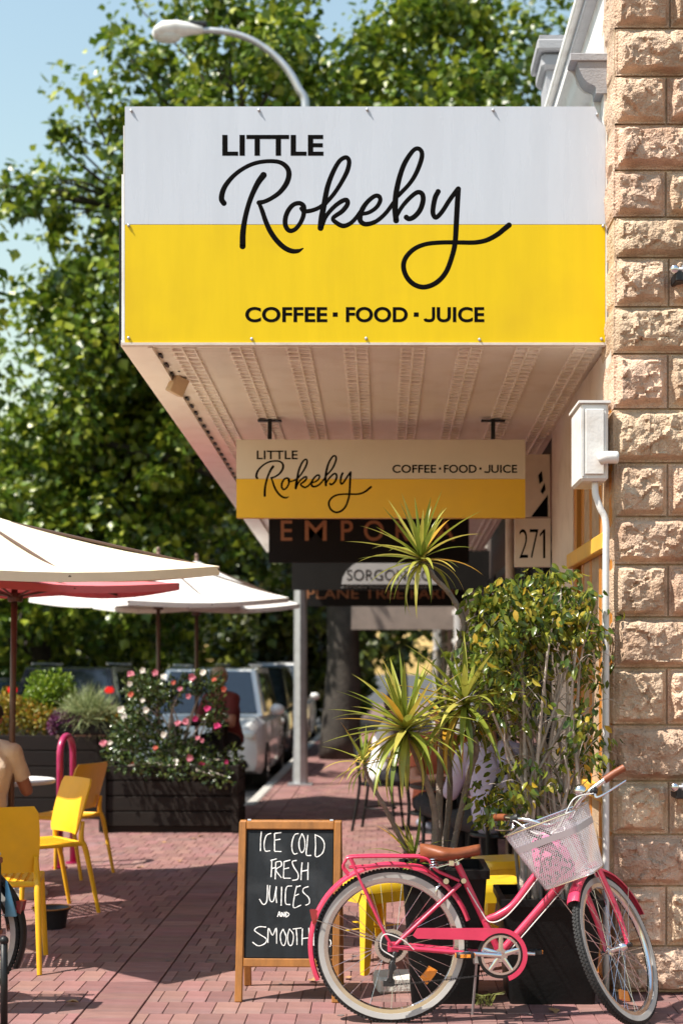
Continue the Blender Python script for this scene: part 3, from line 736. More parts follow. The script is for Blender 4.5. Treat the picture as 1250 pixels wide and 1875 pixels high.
def bicycle(name, label, paint, loc, rz, lean, steer, seat_m, basket=True, rack=True):
    b = thing(name, label, 'bicycle', loc, rz)
    b.rotation_euler = (lean, 0, rz)
    HR = Vector((0,0,.342))
    u = Vector((-.39,0,.92)).normalized(); crown = Vector((.88,0,.685)); fwd = Vector((u.z,0,-u.x))
    HF = crown - u*.375 + fwd*.045
    S = rotaxis(None, crown, u, steer); I = Matrix.Identity(4)
    def part(m, nm, mt, par=None, mat4=None, smooth=40):
        if mat4 is not None: m.v = [mat4@v for v in m.v]
        return m.build(nm, mt, par or b, smooth=smooth, local=True)
    T = lambda pts, r, n=12: MB().tube(pts, r, n)
    bb = Vector((.487,0,.305)); st = Vector((.300,0,.700))
    hb, ht = crown+u*.015, crown+u*.185
    fr = MB()
    fr.tube([bb, st],.0155,14); fr.tube([bb, hb+u*.03],.018,14)
    fr.tube(crom([Vector((.413,0,.452)),Vector((.445,0,.462)),Vector((.484,0,.478)),Vector((.553,0,.527)),Vector((.66,0,.665)),ht-u*.035],6),.0165,14)
    fr.tube([hb, ht],.019,16)
    fr.tube([bb+Vector((0,-.045,0)),bb+Vector((0,.045,0))],.021,16)
    for s in (-1,1):
        fr.tube([Vector((.310,s*.018,.615)),Vector((.27,s*.035,.58)),Vector((.02,s*.062,.352))],.0085,10)
        fr.tube([bb+Vector((-.02,s*.03,0)),Vector((.35,s*.045,.31)),Vector((.0,s*.064,.342))],.0105,10)
        fr.box(Vector((.008,s*.064,.342)),(.05,.006,.045),bev=.002)
    part(fr,'frame',paint)
    w1 = thing('rear_wheel', None, None); w1.parent = b
    wheel(w1, HR, I, paint, True, True)
    w2 = thing('front_wheel', None, None); w2.parent = b
    wheel(w2, HF, S, paint, True, False)
    # fork
    fk = MB(); fk.box(crown+fwd*.003,(.035,.125,.03),Matrix.Rotation(R(23),3,'Y'),bev=.006)
    for s in (-1,1): fk.tube(crom([crown+Vector((0,s*.052,0)),crown-u*.2+Vector((0,s*.055,0)),crown-u*.32+fwd*.018+Vector((0,s*.056,0)),HF+Vector((0,s*.056,0))],5),[.0145,.014,.012,.009],12)
    part(fk,'fork',paint,None,S)
    for s in (-1,1): part(MB().lathe([(.010,-.01),(.010,.01)],HF+Vector((0,s*.068,0)),8,'y'),'axle_nut',MT['dark_metal'],None,S)
    # mudguards
    def guard(H, a0, a1, mat4, nm):
        rg = []
        for t in np.linspace(R(a0),R(a1),40):
            d = Vector((math.cos(t),0,math.sin(t)))
            sec = [(.352,.030),(.362,.029),(.371,.018),(.374,0),(.371,-.018),(.362,-.029),(.352,-.030),(.359,-.026),(.368,-.016),(.371,0),(.368,.016),(.359,.026)]
            rg.append([H+d*r_+Vector((0,w,0)) for r_,w in sec])
        m = MB().loft(rg); return part(m,nm,paint,None,mat4)
    g1 = guard(HR, 18, 205, I, 'rear_mudguard'); g2 = guard(HF, 76, 196, S, 'front_mudguard')
    for s in (-1,1):
        part(T([HR+Vector((0,s*.066,0)), HR+Vector((-.335,s*.031,.115))],.0022,6),'mudguard_stay',MT['chrome'])
        part(T([HF+Vector((0,s*.062,0)), HF+Vector((-.355,s*.031,.06))],.0022,6),'mudguard_stay',MT['chrome'],None,S)
    part(MB().add([(-.352,-.035,.44),(-.352,.035,.44),(-.365,.03,.50),(-.365,-.03,.50),(-.33,-.03,.45),(-.33,.03,.45),(-.318,.026,.50),(-.318,-.026,.50)],[(0,1,2,3),(4,5,6,7),(0,4,7,3),(1,5,6,2),(3,2,6,7),(0,1,5,4)]),'tail_reflector',M(name+'_red_reflector',(.25,.01,.012),.3,coat=.4))
    # chain guard, crank, chain
    cg = []
    for k in range(26): 
        t = R(-75)+R(190)*k/25; cg.append((bb.x+.115*math.cos(t), bb.z+.115*math.sin(t)))
    poly = cg+[(bb.x-.11,bb.z+.115),(.115,.425),(.095,.41),(.095,.385),(bb.x-.145,.362)]+[(bb.x+.098*math.cos(R(115)-R(190)*k/25)*1.0, bb.z+.098*math.sin(R(115)-R(190)*k/25)) for k in range(26)]
    outer = [(.095,.392),(.115,.424),(bb.x-.06,.424)]+[(bb.x+.118*math.cos(t),bb.z+.118*math.sin(t)) for t in np.linspace(R(92),R(-72),22)]
    inner = [(bb.x+.098*math.cos(t),bb.z+.098*math.sin(t)) for t in np.linspace(R(-72),R(140),26)]+[(bb.x-.11,.372),(.115,.378)]
    part(MB().prism(outer+inner, -.062,-.052),'chain_guard',paint,None,None,20)
    cr = thing('crankset',None,None); cr.parent = b
    rg = MB()
    for (ro,ri) in ((.088,.078),(.030,.012)): rg.lathe([(ro,-.0585),(ro,-.055),(ri,-.055),(ri,-.0585),(ro,-.0585)],bb,40,'y')
    for k in range(5):
        a = 2*math.pi*k/5+.3; rg.tube([bb+Vector((.02*math.cos(a),-.057,.02*math.sin(a))), bb+Vector((.083*math.cos(a),-.057,.083*math.sin(a)))],[.012,.009],8,True,(Vector((0,1,0)),.25))
    part(rg,'chainring',MT['chrome'],cr)
    part(MB().lathe([(.104,-.0505),(.104,-.047),(.089,-.047),(.089,-.0505),(.104,-.0505)],bb,48,'y'),'chainring_guard',MT['dark_metal'],cr)
    ca = R(176)
    for s,a in ((-1,ca),(1,ca+math.pi)):
        d = Vector((math.cos(a),0,math.sin(a))); y = Vector((0,s*.074,0)); e = bb+d*.165+y
        part(T([bb+y,e],[.013,.010],10),'crank_arm',MT['chrome'],cr)
        pd = MB().box(e+Vector((0,s*.055,0)),(.075,.012,.022),bev=.003).box(e+Vector((0,s*.10,0)),(.07,.012,.022),bev=.003).tube([e,e+Vector((0,s*.11,0))],.008,8).box(e+Vector((.033,s*.078,0)),(.012,.05,.020)).box(e+Vector((-.033,s*.078,0)),(.012,.05,.020))
        po_ = part(pd,'pedal',MT['dark_metal'],cr)
        part(MB().box(e+Vector((.0415,s*.078,0)),(.004,.04,.016)).box(e+Vector((-.0415,s*.078,0)),(.004,.04,.016)).box(e+Vector((0,s*.108,0)),(.045,.004,.014)),'pedal_reflector',MT['amber'],cr)
        part(T([bb+Vector((0,s*.072,0)),bb+Vector((0,s*.082,0))],.011,10),'crank_bolt',MT['chrome'],cr)
    # derailleur and chain
    dr = MB().box((.012,-.075,.298),(.022,.014,.05),Matrix.Rotation(R(18),3,'Y'),bev=.004).box((.0,-.078,.235),(.020,.012,.10),Matrix.Rotation(R(8),3,'Y'),bev=.004).lathe([(.020,-.082),(.020,-.072)],(-.004,0,.19),14,'y').lathe([(.018,-.082),(.018,-.072)],(.004,0,.255),14,'y').box((-.012,-.077,.185),(.05,.008,.03),bev=.003)
    part(dr,'derailleur',MT['dark_metal'])
    ch = MB(); pth = [Vector((.01,-.064,.175)),Vector((.25,-.058,.198)),bb+Vector((.0,-.052,-.080))]
    pth = crom(pth,24)
    for i in range(len(pth)-1): 
        if i%1==0: ch.box((pth[i]+pth[i+1])/2,((pth[i+1]-pth[i]).length*.8,.006,.008 if i%2 else .005),Matrix.Rotation(-math.atan2(pth[i+1].z-pth[i].z,pth[i+1].x-pth[i].x),3,'Y'))
    tag(part(ch,'chain',MT['dark_metal'],None,None,False),kind='stuff')
    # saddle, springs, post
    part(T([st-Vector((-.03,0,.08)),st+Vector((-.028,0,.075))],.0125,12),'seat_post',MT['chrome'])
    sx = .265; szz = .772
    rg = []
    for t in np.linspace(0,1,16):
        x = sx-.135+.27*t
        wdt = .105*math.sin(min(1,(t*1.9+.12))*math.pi/2)*(1 if t<.4 else 1-.80*((t-.4)/.6)**.8)+.014
        if t < .06: wdt *= .75
        zc = szz-.012+.010*math.cos(t*5.6)
        th = .058-.034*min(1,t/.62)
        rg.append([Vector((x,wdt*math.cos(a),zc+(.026 if math.sin(a)>0 else th)*math.copysign(abs(math.sin(a))**.75,math.sin(a)))) for a in [2*math.pi*k/18 for k in range(18)]])
    sd = part(MB().loft(rg),'saddle',seat_m,None,None,True)
    sp = MB()
    for s in (-1,1):
        sp.tube([Vector((sx-.075+.017*math.cos(k*.75),s*.055+.017*math.sin(k*.75),szz-.085+.055*k/40)) for k in range(41)],.0028,6)
        sp.tube([Vector((sx+.10,s*.012,szz-.02)),Vector((sx+.02,s*.02,szz-.06)),Vector((sx-.08,s*.055,szz-.085))],.0035,6)
    sp.box((sx+.005,0,szz-.062),(.03,.06,.03),bev=.004)
    part(sp,'saddle_springs',MT['chrome'],sd)
    part(T([Vector((.325,-.022,.63)),Vector((.325,.022,.63))],.012,10),'seat_clamp',MT['chrome'])
    # rack
    if rack:
        rk = MB()
        for s in (-1,1):
            rk.tube(crom([Vector((.305,s*.020,.63)),Vector((.20,s*.05,.68)),Vector((.155,s*.058,.732)),Vector((.05,s*.06,.740)),Vector((-.17,s*.06,.738)),Vector((-.205,s*.058,.72)),Vector((-.215,s*.056,.69)),Vector((-.19,s*.056,.655))],5),.0062,8)
            rk.tube([Vector((-.185,s*.06,.735)),Vector((-.03,s*.07,.40)),Vector((.0,s*.068,.352))],.0062,8)
            rk.tube(crom([Vector((.19,s*.028,.66)),Vector((.13,s*.04,.695)),Vector((0,s*.045,.70)),Vector((-.19,s*.05,.69))],4),.005,8)
        for x in (.13,.06,-.01,-.08,-.15): rk.tube([Vector((x,-.06,.738)),Vector((x-.01,0,.735)),Vector((x,.06,.738))],.0045,6)
        part(rk,'rear_rack',paint)
    # kickstand
    part(T([bb+Vector((-.10,.035,-.02)),bb+Vector((-.115,.15,-.30))],.006,8),'kickstand',MT['steel'])
    part(MB().box(bb+Vector((-.10,.02,-.025)),(.04,.03,.05),bev=.006),'kickstand_plate',MT['steel'])
    # rear brake and cables
    bc = MB()
    for s in (-1,1): bc.tube(crom([Vector((.235,s*.012,.62)),Vector((.205,s*.035,.60)),Vector((.20,s*.036,.565))],4),.006,8)
    bc.lathe([(.013,-.045),(.013,-.03)],(.245,0,.63),10,'y'); part(bc,'rear_brake',MT['chrome'])
    # handlebar group: turns with the fork
    sa = ht+u*.055
    hbn = thing('handlebar',None,None); hbn.parent = b
    part(T([ht,sa],.0125,12),'stem',MT['chrome'],hbn,S)
    part(T([sa,sa+fwd*.055+u*.005],.013,12),'stem_extension',MT['chrome'],hbn,S)
    C0 = sa+fwd*.06+u*.005
    def bar(s): return crom([C0,C0+Vector((.005,s*.06,.005)),C0+Vector((-.005,s*.13,.055)),C0+Vector((-.03,s*.20,.075)),C0+Vector((-.09,s*.29,.075)),C0+Vector((-.125,s*.345,.07))],6)
    for s,nm in ((-1,'right'),(1,'left')):
        P = bar(s); part(T(P,.011,12),'bar',MT['chrome'],hbn,S)
        n = len(P); g = [P[i] for i in range(n-9,n)]; ext = (P[-1]-P[-3]).normalized()*.006
        part(T(g+[P[-1]+ext],.0165,14),'grip',MT['leather'],hbn,S)
        q = P[n-12]; dirb = (P[-1]-P[n-12]).normalized()
        lv = crom([q+Vector((.01,0,-.01)),q+Vector((.045,s*.01,-.025)),q+dirb*.07+Vector((.06,s*.0,-.03)),q+dirb*.16+Vector((.052,s*.0,-.035))],5)
        part(T(lv,[.008,.006,.005,.005],8),'brake_lever',MT['chrome'],hbn,S)
        part(MB().box(q+Vector((.012,0,-.008)),(.035,.03,.03),bev=.006),'lever_clamp',MT['dark_metal'],hbn,S)
        cb = crom([q+Vector((.03,0,-.01)),q+Vector((.10,-s*.06,.035)),C0+Vector((.13,s*.06,.05)),C0+Vector((.10,-s*.04,.0)),ht+Vector((.05,-s*.01,.05)),ht-u*.12+fwd*.03],6)
        part(T(cb,.0027,6),'brake_cable',MT['white_paint'],hbn,S)
        if s == -1: part(MB().lathe([(.019,-.018),(.021,-.01),(.021,.01),(.019,.018)],P[n-13],12,'y'),'gear_shifter',MT['dark_metal'],hbn,S)
        else: part(MB().lathe([(.002,.030),(.018,.026),(.027,.014),(.029,0),(.020,-.006),(.006,-.012)],P[n-16]+Vector((.0,0,.028)),18),'bell',MT['chrome'],hbn,S)
    part(T(crom([Vector((.34,-.018,.60)),Vector((.40,-.02,.50)),Vector((.44,-.022,.448)),Vector((.50,-.024,.462)),Vector((.57,-.024,.53)),Vector((.68,-.022,.67))],6),.0027,6),'cable_housing',MT['white_paint'])
    part(T(crom([Vector((.01,-.085,.30)),Vector((-.045,-.09,.34)),Vector((-.03,-.09,.40)),Vector((.05,-.08,.375)),Vector((.10,-.07,.33))],6),.0026,6),'gear_cable',MT['white_paint'])
    part(T([bb+Vector((.03,-.022,.0)),hb+Vector((-.0,-.024,.01))],.0024,6),'down_tube_cable',MT['white_paint'])
    # front caliper
    fb = MB()
    for s in (-1,1): fb.tube(crom([crown+fwd*.04+Vector((0,s*.010,.012)),crown+fwd*.045+Vector((0,s*.04,-.015)),crown+fwd*.03+Vector((0,s*.034,-.055))],4),.006,8)
    part(fb,'front_brake',MT['chrome'],None,S)
    if basket:
        bk = thing('basket',None,None); bk.parent = b
        # frame of the basket: depth along fwd, height along u
        def bp(f,y,h): return crown+fwd*f+Vector((0,y,0))+u*h
        lo_, hi_ = .0, .285
        def loop(h):
            t = (h-lo_)/(hi_-lo_); wy = .125+.055*t; f0, f1 = .075, .235+.05*t
            pts = []
            for (cx_,cy_,a0) in ((f1-.03,wy-.03,0),(f0+.02,wy-.02,90),(f0+.02,-wy+.02,180),(f1-.03,-wy+.03,270)):
                rr = .03 if a0 in (0,270) else .02
                for k in range(5): 
                    t2 = R(a0+22.5*k); pts.append(bp(cx_+rr*math.cos(t2),cy_+rr*math.sin(t2),h))
            return pts
        msh = MB(); hs2 = np.linspace(lo_,hi_,9); lp = [loop(h) for h in hs2]
        msh.loft(lp, False); n = len(lp[0]); msh.f.append(tuple(range(n)))
        mo = part(msh,'mesh_wall',MT['wire_mesh'],bk,S)
        uv = mo.data.uv_layers.new(name='UVMap'); per = [0]
        for k in range(1,n): per.append(per[-1]+(lp[4][k]-lp[4][k-1]).length)
        for pl in mo.data.polygons:
            ks = [v%n for v in pl.vertices]; wrap = (0 in ks and n-1 in ks and len(pl.vertices)==4)
            for li,v in zip(pl.loop_indices,pl.vertices):
                if len(pl.vertices) > 4: uv.data[li].uv = (mo.data.vertices[v].co.x*1.0, mo.data.vertices[v].co.y)
                else: uv.data[li].uv = ((per[v%n] if not (wrap and v%n==0) else per[-1]+(lp[4][0]-lp[4][-1]).length), hs2[v//n])
        for h,r_ in ((lo_,.0032),(hi_,.0042)):
            L = loop(h); part(T(L+[L[0],L[1]],r_,8),'rim_wire',MT['chrome'],bk,S)
        L0, L1 = loop(.192), loop(.220); bd = MB()
        cen = sum(L0,Vector())/len(L0)
        L0 = [p+(p-cen).normalized()*.002 for p in L0]; L1 = [p+(p-cen).normalized()*.002 for p in L1]
        nn = len(L0); bd.add(L0+L1,[(k,(k+1)%nn,nn+(k+1)%nn,nn+k) for k in range(nn)])
        part(bd,'band',M('basket_band',(.52,.52,.56),.4,.3,.05),bk,S)
        for s in (-1,1): part(T([bp(.16,s*.12,0),HF+Vector((0,s*.072,0))],.0024,6),'basket_stay',MT['chrome'],bk,S)
    return b
def wire_mesh():
    m, n, l, b = nodes('perforated_basket_wire')
    b.inputs['Base Color'].default_value = (.74,.74,.78,1); b.inputs['Metallic'].default_value = .15; b.inputs['Roughness'].default_value = .38
    tc = n.new('ShaderNodeTexCoord'); vo = n.new('ShaderNodeTexVoronoi'); vo.feature = 'F1'; vo.voronoi_dimensions = '2D'; vo.inputs['Scale'].default_value = 1/.0085; vo.inputs['Randomness'].default_value = 0
    mp = n.new('ShaderNodeMapping'); mp.inputs['Rotation'].default_value = (0,0,R(45))
    l.new(tc.outputs['UV'], mp.inputs[0]); l.new(mp.outputs[0], vo.inputs['Vector'])
    lt = n.new('ShaderNodeMath'); lt.operation = 'GREATER_THAN'; lt.inputs[1].default_value = .40
    l.new(vo.outputs['Distance'], lt.inputs[0])
    l.new(lt.outputs[0], b.inputs['Alpha'])
    return m
MT['wire_mesh'] = wire_mesh()
bloc = G(716,1872)
bike = bicycle('bicycle','pink step through bicycle with wire basket leaning before the plant pots', MT['pink'], bloc, R(0), R(-4), R(-122), MT['leather'])
def leopard():
    m, n, l, b = nodes('pink_leopard_cloth'); b.inputs['Roughness'].default_value = .9
    tc = n.new('ShaderNodeTexCoord'); nz = n.new('ShaderNodeTexNoise'); nz.inputs['Scale'].default_value = 55; nz.inputs['Detail'].default_value = 1.5
    l.new(tc.outputs['Object'], nz.inputs['Vector'])
    rp = n.new('ShaderNodeValToRGB'); e = rp.color_ramp.elements; e[0].position = .42; e[0].color = (.05,.01,.03,1); e[1].position = .46; e[1].color = (.72,.16,.36,1)
    l.new(nz.outputs[0], rp.inputs[0]); l.new(rp.outputs[0], b.inputs['Base Color']); return m
# bag in the basket
bkc = bike.matrix_basis.copy()
u_ = Vector((-.39,0,.92)).normalized(); cr_ = Vector((.88,0,.685)); fw_ = Vector((u_.z,0,-u_.x)); S_ = rotaxis(None, cr_, u_, R(-122))
bikeM = Matrix.Translation(bloc)@Matrix.Rotation(R(-4),4,'X')
def bkp(f,y,h): return bikeM@(S_@(cr_+fw_*f+Vector((0,y,0))+u_*h))
bag = thing('cloth_bag','pink leopard print bag tucked inside the bicycle basket','bag', bkp(.15,-.05,.02))
rings = []
for h,w in ((.012,.07),(.06,.085),(.12,.085),(.17,.075),(.215,.055),(.235,.02)):
    rings.append([bkp(.175+.055*(w/.085)*math.sin(t)*(1+.12*math.sin(3*t+h*30)), -.055+w*math.cos(t)*(1+.1*math.cos(4*t+h*22)), h) for t in [2*math.pi*k/24 for k in range(24)]])
MB().loft(rings).build('cloth', leopard(), bag, smooth=True)
lk = thing('cable_lock','black cable lock coiled over the basket rim','lock', bkp(.16,-.06,.25))
MB().tube(crom([bkp(.24+.02*math.sin(k*1.3),-.03+.05*math.cos(k*1.05),.23+.045*math.sin(k*.8)) for k in range(16)],5),.006,8).build('cable', MT['black_paint'], lk, smooth=True)

# ================================================================== plants in pots before the shop
def scatter(name, tv, tf, pos, rot, scl, m, parent=None, smooth=False):
    """many leaves as one mesh: tv template verts, tf faces (all the same length), pos (n,3), rot (n,3,3), scl (n,)"""
    tv = np.array(tv, float); tf = np.array(tf, int); n = len(pos); k = len(tv)
    v = np.einsum('nij,kj->nki', rot, tv)*np.asarray(scl)[:,None,None]+np.asarray(pos)[:,None,:]
    if parent is not None:
        inv = np.array(wm(parent).inverted()); v = v@inv[:3,:3].T+inv[:3,3]
    f = (tf[None]+(np.arange(n)*k)[:,None,None]).reshape(-1)
    me = bpy.data.meshes.new(name); c = tf.shape[1]; nf = n*len(tf)
    me.vertices.add(n*k); me.vertices.foreach_set('co', v.reshape(-1))
    me.loops.add(nf*c); me.loops.foreach_set('vertex_index', f)
    me.polygons.add(nf); me.polygons.foreach_set('loop_start', np.arange(nf)*c)
    if smooth: me.polygons.foreach_set('use_smooth', np.ones(nf,bool))
    me.update(calc_edges=True); me.validate()
    return link(name, me, m, parent)
def frames(d, nrm):
    """rotation matrices with x = d (leaf axis) and z close to nrm"""
    d = d/np.linalg.norm(d,axis=1,keepdims=True); y = np.cross(nrm,d); y /= np.linalg.norm(y,axis=1,keepdims=True)+1e-9
    z = np.cross(d,y); return np.stack([d,y,z],2)
PLANE_V = [(0,0,0),(.28,.42,.05),(.55,.34,.02),(.68,.18,.04),(1.0,0,-.10),(.68,-.18,.04),(.55,-.34,.02),(.28,-.42,.05),(.45,0,-.05)]
PLANE_F = [(0,8,2,1),(8,4,3,2),(8,6,5,4),(0,7,6,8)]
OVAL_V = [(0,0,0),(.3,.21,.05),(.66,.19,.03),(1.0,0,-.16),(.66,-.19,.03),(.3,-.21,.05),(.35,0,-.02),(.7,0,-.05)]
OVAL_F = [(0,6,1,1),(6,7,2,1),(7,3,2,2),(0,5,6,6),(6,5,4,7),(7,4,3,3)]
OVAL_F = [(0,6,1),(6,7,2),(6,2,1),(7,3,2),(0,5,6),(6,5,4),(6,4,7),(7,4,3)]
def pot(parent, xc, yf, wt, wb, h, m=None):
    """square tapered pot whose front face stands at depth yf"""
    yc = yf+wb/2; p = MB()
    def rr(w,z,r=.02):
        o = w/2; pts = []
        for (sx,sy,a0) in ((1,1,0),(-1,1,90),(-1,-1,180),(1,-1,270)):
            for k in range(4): t = R(a0+30*k); pts.append((xc+sx*(o-r)+r*math.cos(t), yc+sy*(o-r)+r*math.sin(t), z))
        return pts
    p.loft([rr(wb,0),rr(wb+(wt-wb)*.93,h*.93),rr(wt+.022,h*.935),rr(wt+.022,h),rr(wt-.03,h),rr(wt-.03,h-.05)], True)
    o = p.build('pot', m or MT['pot'], parent, smooth=35)
    MB().loft([rr(wt-.034,h-.06),rr(wt-.034,h-.045)]).build('soil', MT['soil'], o)
    return o
# --- ficus
fic = thing('ficus_plant','bushy weeping ficus in a black square pot beside the stone wall','plant',(.79,6.93,0))
pot(fic,.802,6.70,.475,.40,.50)
LEAF_F = leafmat('ficus_leaf',[(0,(.045,.085,.014)),(.35,(.10,.15,.02)),(.65,(.21,.245,.03)),(.9,(.34,.32,.04)),(1,(.52,.33,.03))],.26,.38,.6)
LEAF_FR = leafmat('ficus_leaf_single',[(0,(.045,.085,.014)),(.35,(.10,.15,.02)),(.65,(.21,.245,.03)),(.9,(.34,.32,.04)),(1,(.52,.33,.03))],.26,.38,.6,True)
fl_pos, fl_dir = [], []
def inF(px, py):      # the ficus outline in the picture plane
    return True
blobs = [(985,1110,85,55),(915,1130,55,60),(1052,1130,46,55),(1000,1055,28,25),(940,1190,75,50),(1070,1190,32,50),(900,1250,50,50),(960,1260,45,45),(920,1320,45,45),(1078,1330,28,40),(1055,1390,33,40),(950,1420,45,35),(900,1470,45,35),(1080,1290,24,40),(1000,1440,40,30),(1084,1230,20,40),(890,1090,25,25),(1010,1150,60,40),(880,1190,35,55),(935,1480,50,40)]
wts = np.array([b[2]*b[3] for b in blobs],float); wts[6:9] *= .6; wts[11:16] *= .45; wts[17] *= 1.3; wts /= wts.sum()
tw = MB(); base0 = Vector((.79,6.9,.44)); stems = []
for i in range(34):
    bx = blobs[nr.choice(len(blobs),p=wts)]
    tx_, ty_ = bx[0]+rnd.uniform(-.7,.7)*bx[2], bx[1]+rnd.uniform(-.6,.6)*bx[3]
    Yd = 6.88+rnd.uniform(-.22,.22); end = W(tx_,ty_,Yd)
    b0 = base0+Vector((rnd.uniform(-.14,.14),rnd.uniform(-.12,.12),0))
    mid1 = b0.lerp(Vector((b0.x*.6+end.x*.4,Yd,end.z)),.4)+Vector((rnd.uniform(-.04,.04),0,0))
    mid2 = b0.lerp(end,.75)+Vector((rnd.uniform(-.04,.04),rnd.uniform(-.03,.03),.03))
    P = crom([b0,mid1,mid2,end],5); tw.tube(P,[rnd.uniform(.009,.016),.008,.003],6); stems.append(P)
    for k in range(6):
        q = P[rnd.randint(5,len(P)-2)]; e = q+Vector((rnd.uniform(-.16,.16),rnd.uniform(-.12,.12),rnd.uniform(.02,.16)))
        tw.tube(crom([q,q.lerp(e,.5)+Vector((0,0,.02)),e,e+Vector(((e.x-q.x)*.5,0,-.03))],3),[.003,.0018,.001],4)
tag(tw.build('stems', MT['twig'], fic, smooth=True), kind='stuff')
cl = []
for i in range(640):
    b = blobs[nr.choice(len(blobs),p=wts)]
    a, r_ = rnd.uniform(0,2*math.pi), math.sqrt(rnd.random())
    cl.append(W(b[0]+b[2]*r_*math.cos(a), b[1]+b[3]*r_*math.sin(a), 6.86+rnd.gauss(0,.14)))
for c in cl:
    out = Vector((rnd.uniform(-1,1),rnd.uniform(-1,1),rnd.uniform(-.2,.4))).normalized()
    for k in range(rnd.randint(4,8)):
        p = c+out*.020*k+Vector((rnd.gauss(0,.016),rnd.gauss(0,.016),rnd.gauss(0,.014)))
        d = out*.5+Vector((rnd.gauss(0,.45),rnd.gauss(0,.45),-.75+rnd.gauss(0,.25)))
        fl_pos.append(p); fl_dir.append(d)
fp = np.array([tuple(p) for p in fl_pos]); fd = np.array([tuple(p) for p in fl_dir]); fn = nr.normal(0,1,(len(fp),3)); fn[:,1] -= .4; fn[:,2] += .5
fr_ = frames(fd,fn); fs = nr.uniform(.036,.064,len(fp))
order = np.argsort(fp[:,1]-fs*3); big, small = order[:300], order[300:]
lm = MB().add(OVAL_V,OVAL_F).mesh('ficus_leaf',True,None,False); lm.materials.append(LEAF_FR)
invf = wm(fic).inverted()
for i in big:
    m4 = Matrix([list(fr_[i][r_]*fs[i])+[fp[i][r_]] for r_ in range(3)]+[[0,0,0,1]])
    link('leaf', lm, None, fic, invf@m4)
tag(scatter('foliage',OVAL_V,OVAL_F,fp[small],fr_[small],fs[small],LEAF_F,fic,True),kind='stuff')
# --- dracaena
drc = thing('dracaena_plant','tall dracaena with spiky leaf heads in a black pot behind the bicycle','plant',(.29,6.95,0))
pot(drc,.292,6.70,.40,.31,.64)
DL = leafmat('dracaena_leaf',[(0,(.13,.18,.025)),(.35,(.24,.28,.04)),(.65,(.38,.38,.07)),(.9,(.52,.46,.10)),(1,(.52,.28,.03))],.3,.3,.55,True)
def sword(L, w, droop, twist=0):
    """one long tapering leaf along +x that arches over"""
    m = MB(); n = 9
    for i in range(n+1):
        t = i/n; x = L*t*(1-.18*droop*t*t); z = -droop*L*.55*t**2.4; ww = w*(.55+.9*t if t < .3 else (1-((t-.3)/.7)**1.7)*.82+.0)
        for s,dz in ((-1,.35),(0,0),(1,.35)): m.v.append(Vector((x, s*ww*.5, z+abs(s)*ww*dz*.5)))
    for i in range(n):
        for k in range(2): m.f.append((i*3+k,i*3+k+1,(i+1)*3+k+1,(i+1)*3+k))
    me = m.mesh('dracaena_leaf',True,None,False); me.materials.append(DL); return me
SW = [sword(.30,.034,d) for d in (.05,.25,.5,.8,1.1)]
def head(center, axis, n, L, spread, seed):
    r2 = random.Random(seed); hd = bpy.data.objects.new('leaf_head',None); COL.objects.link(hd); hd.parent = drc; hd.matrix_basis = wm(drc).inverted()@Matrix.Translation(center)
    ax = Vector(axis).normalized(); e1 = ax.orthogonal().normalized(); e2 = ax.cross(e1)
    for i in range(n):
        t = (i+.5)/n; az = i*2.39996+r2.uniform(-.25,.25); el = R(84)-spread*t**.8+R(r2.uniform(-9,9))
        d = (e1*math.cos(az)+e2*math.sin(az))*math.cos(el)+ax*math.sin(el)
        L_ = L*(.72+.4*math.sin(math.pi*min(1,t*.9+.1)))*r2.uniform(.8,1.15)
        droop = max(0,min(4,int(t*4.2+r2.uniform(-.6,.9))))
        up = Vector((0,0,1)) if abs(d.z) < .95 else e1
        y = up.cross(d).normalized(); z = d.cross(y)
        m3 = Matrix((d,y,z)).transposed().to_4x4()
        s = L_/.30
        o = link('leaf', SW[droop], None, hd, Matrix.Translation(ax*(.03-.06*t))@m3@Matrix.Diagonal((s,s*.9,s,1)))
    return hd
Yd = 6.90
def dstem(pts, r0, r1):
    P = crom([W(x,y,Y) for x,y,Y in pts],8); rr = [r0+(r1-r0)*i/(len(P)-1)+.0012*math.sin(i*1.9) for i in range(len(P))]
    MB().tube(P,rr,10).build('stem', MT['stem'], drc, smooth=True)
dstem([(800,1620,6.92),(803,1500,6.95),(806,1400,6.97),(815,1280,6.97),(826,1210,6.97),(846,1165,6.96),(848,1135,6.95),(825,1090,6.94),(795,1058,6.93),(772,1028,6.92)],.019,.011)
dstem([(790,1620,6.88),(797,1520,6.86),(790,1460,6.82),(765,1395,6.78),(745,1345,6.75)],.018,.013)
dstem([(775,1620,6.90),(735,1540,6.80),(705,1480,6.72),(676,1430,6.68),(667,1402,6.66)],.013,.009)
dstem([(815,1620,6.95),(832,1540,6.93),(858,1420,6.86),(872,1372,6.82),(860,1330,6.80),(848,1296,6.80)],.017,.012)
dstem([(806,1600,6.98),(822,1470,7.0),(822,1380,7.02),(824,1300,7.02)],.016,.012)
head(W(770,1024,6.92),(-.12,-.15,1),52,.31,R(112),1)
head(W(742,1338,6.75),(-.2,-.25,1),74,.38,R(128),2)
head(W(850,1290,6.80),(.12,-.25,1),56,.36,R(138),3)
head(W(666,1398,6.66),(-.15,-.2,1),20,.20,R(110),4)
head(W(905,1245,6.78),(.2,-.1,1),22,.20,R(120),5)
head(W(757,1575,6.80),(-.3,-.1,1),18,.22,R(75),6)
head(W(815,1330,7.0),(.0,-.1,1),34,.32,R(125),7)

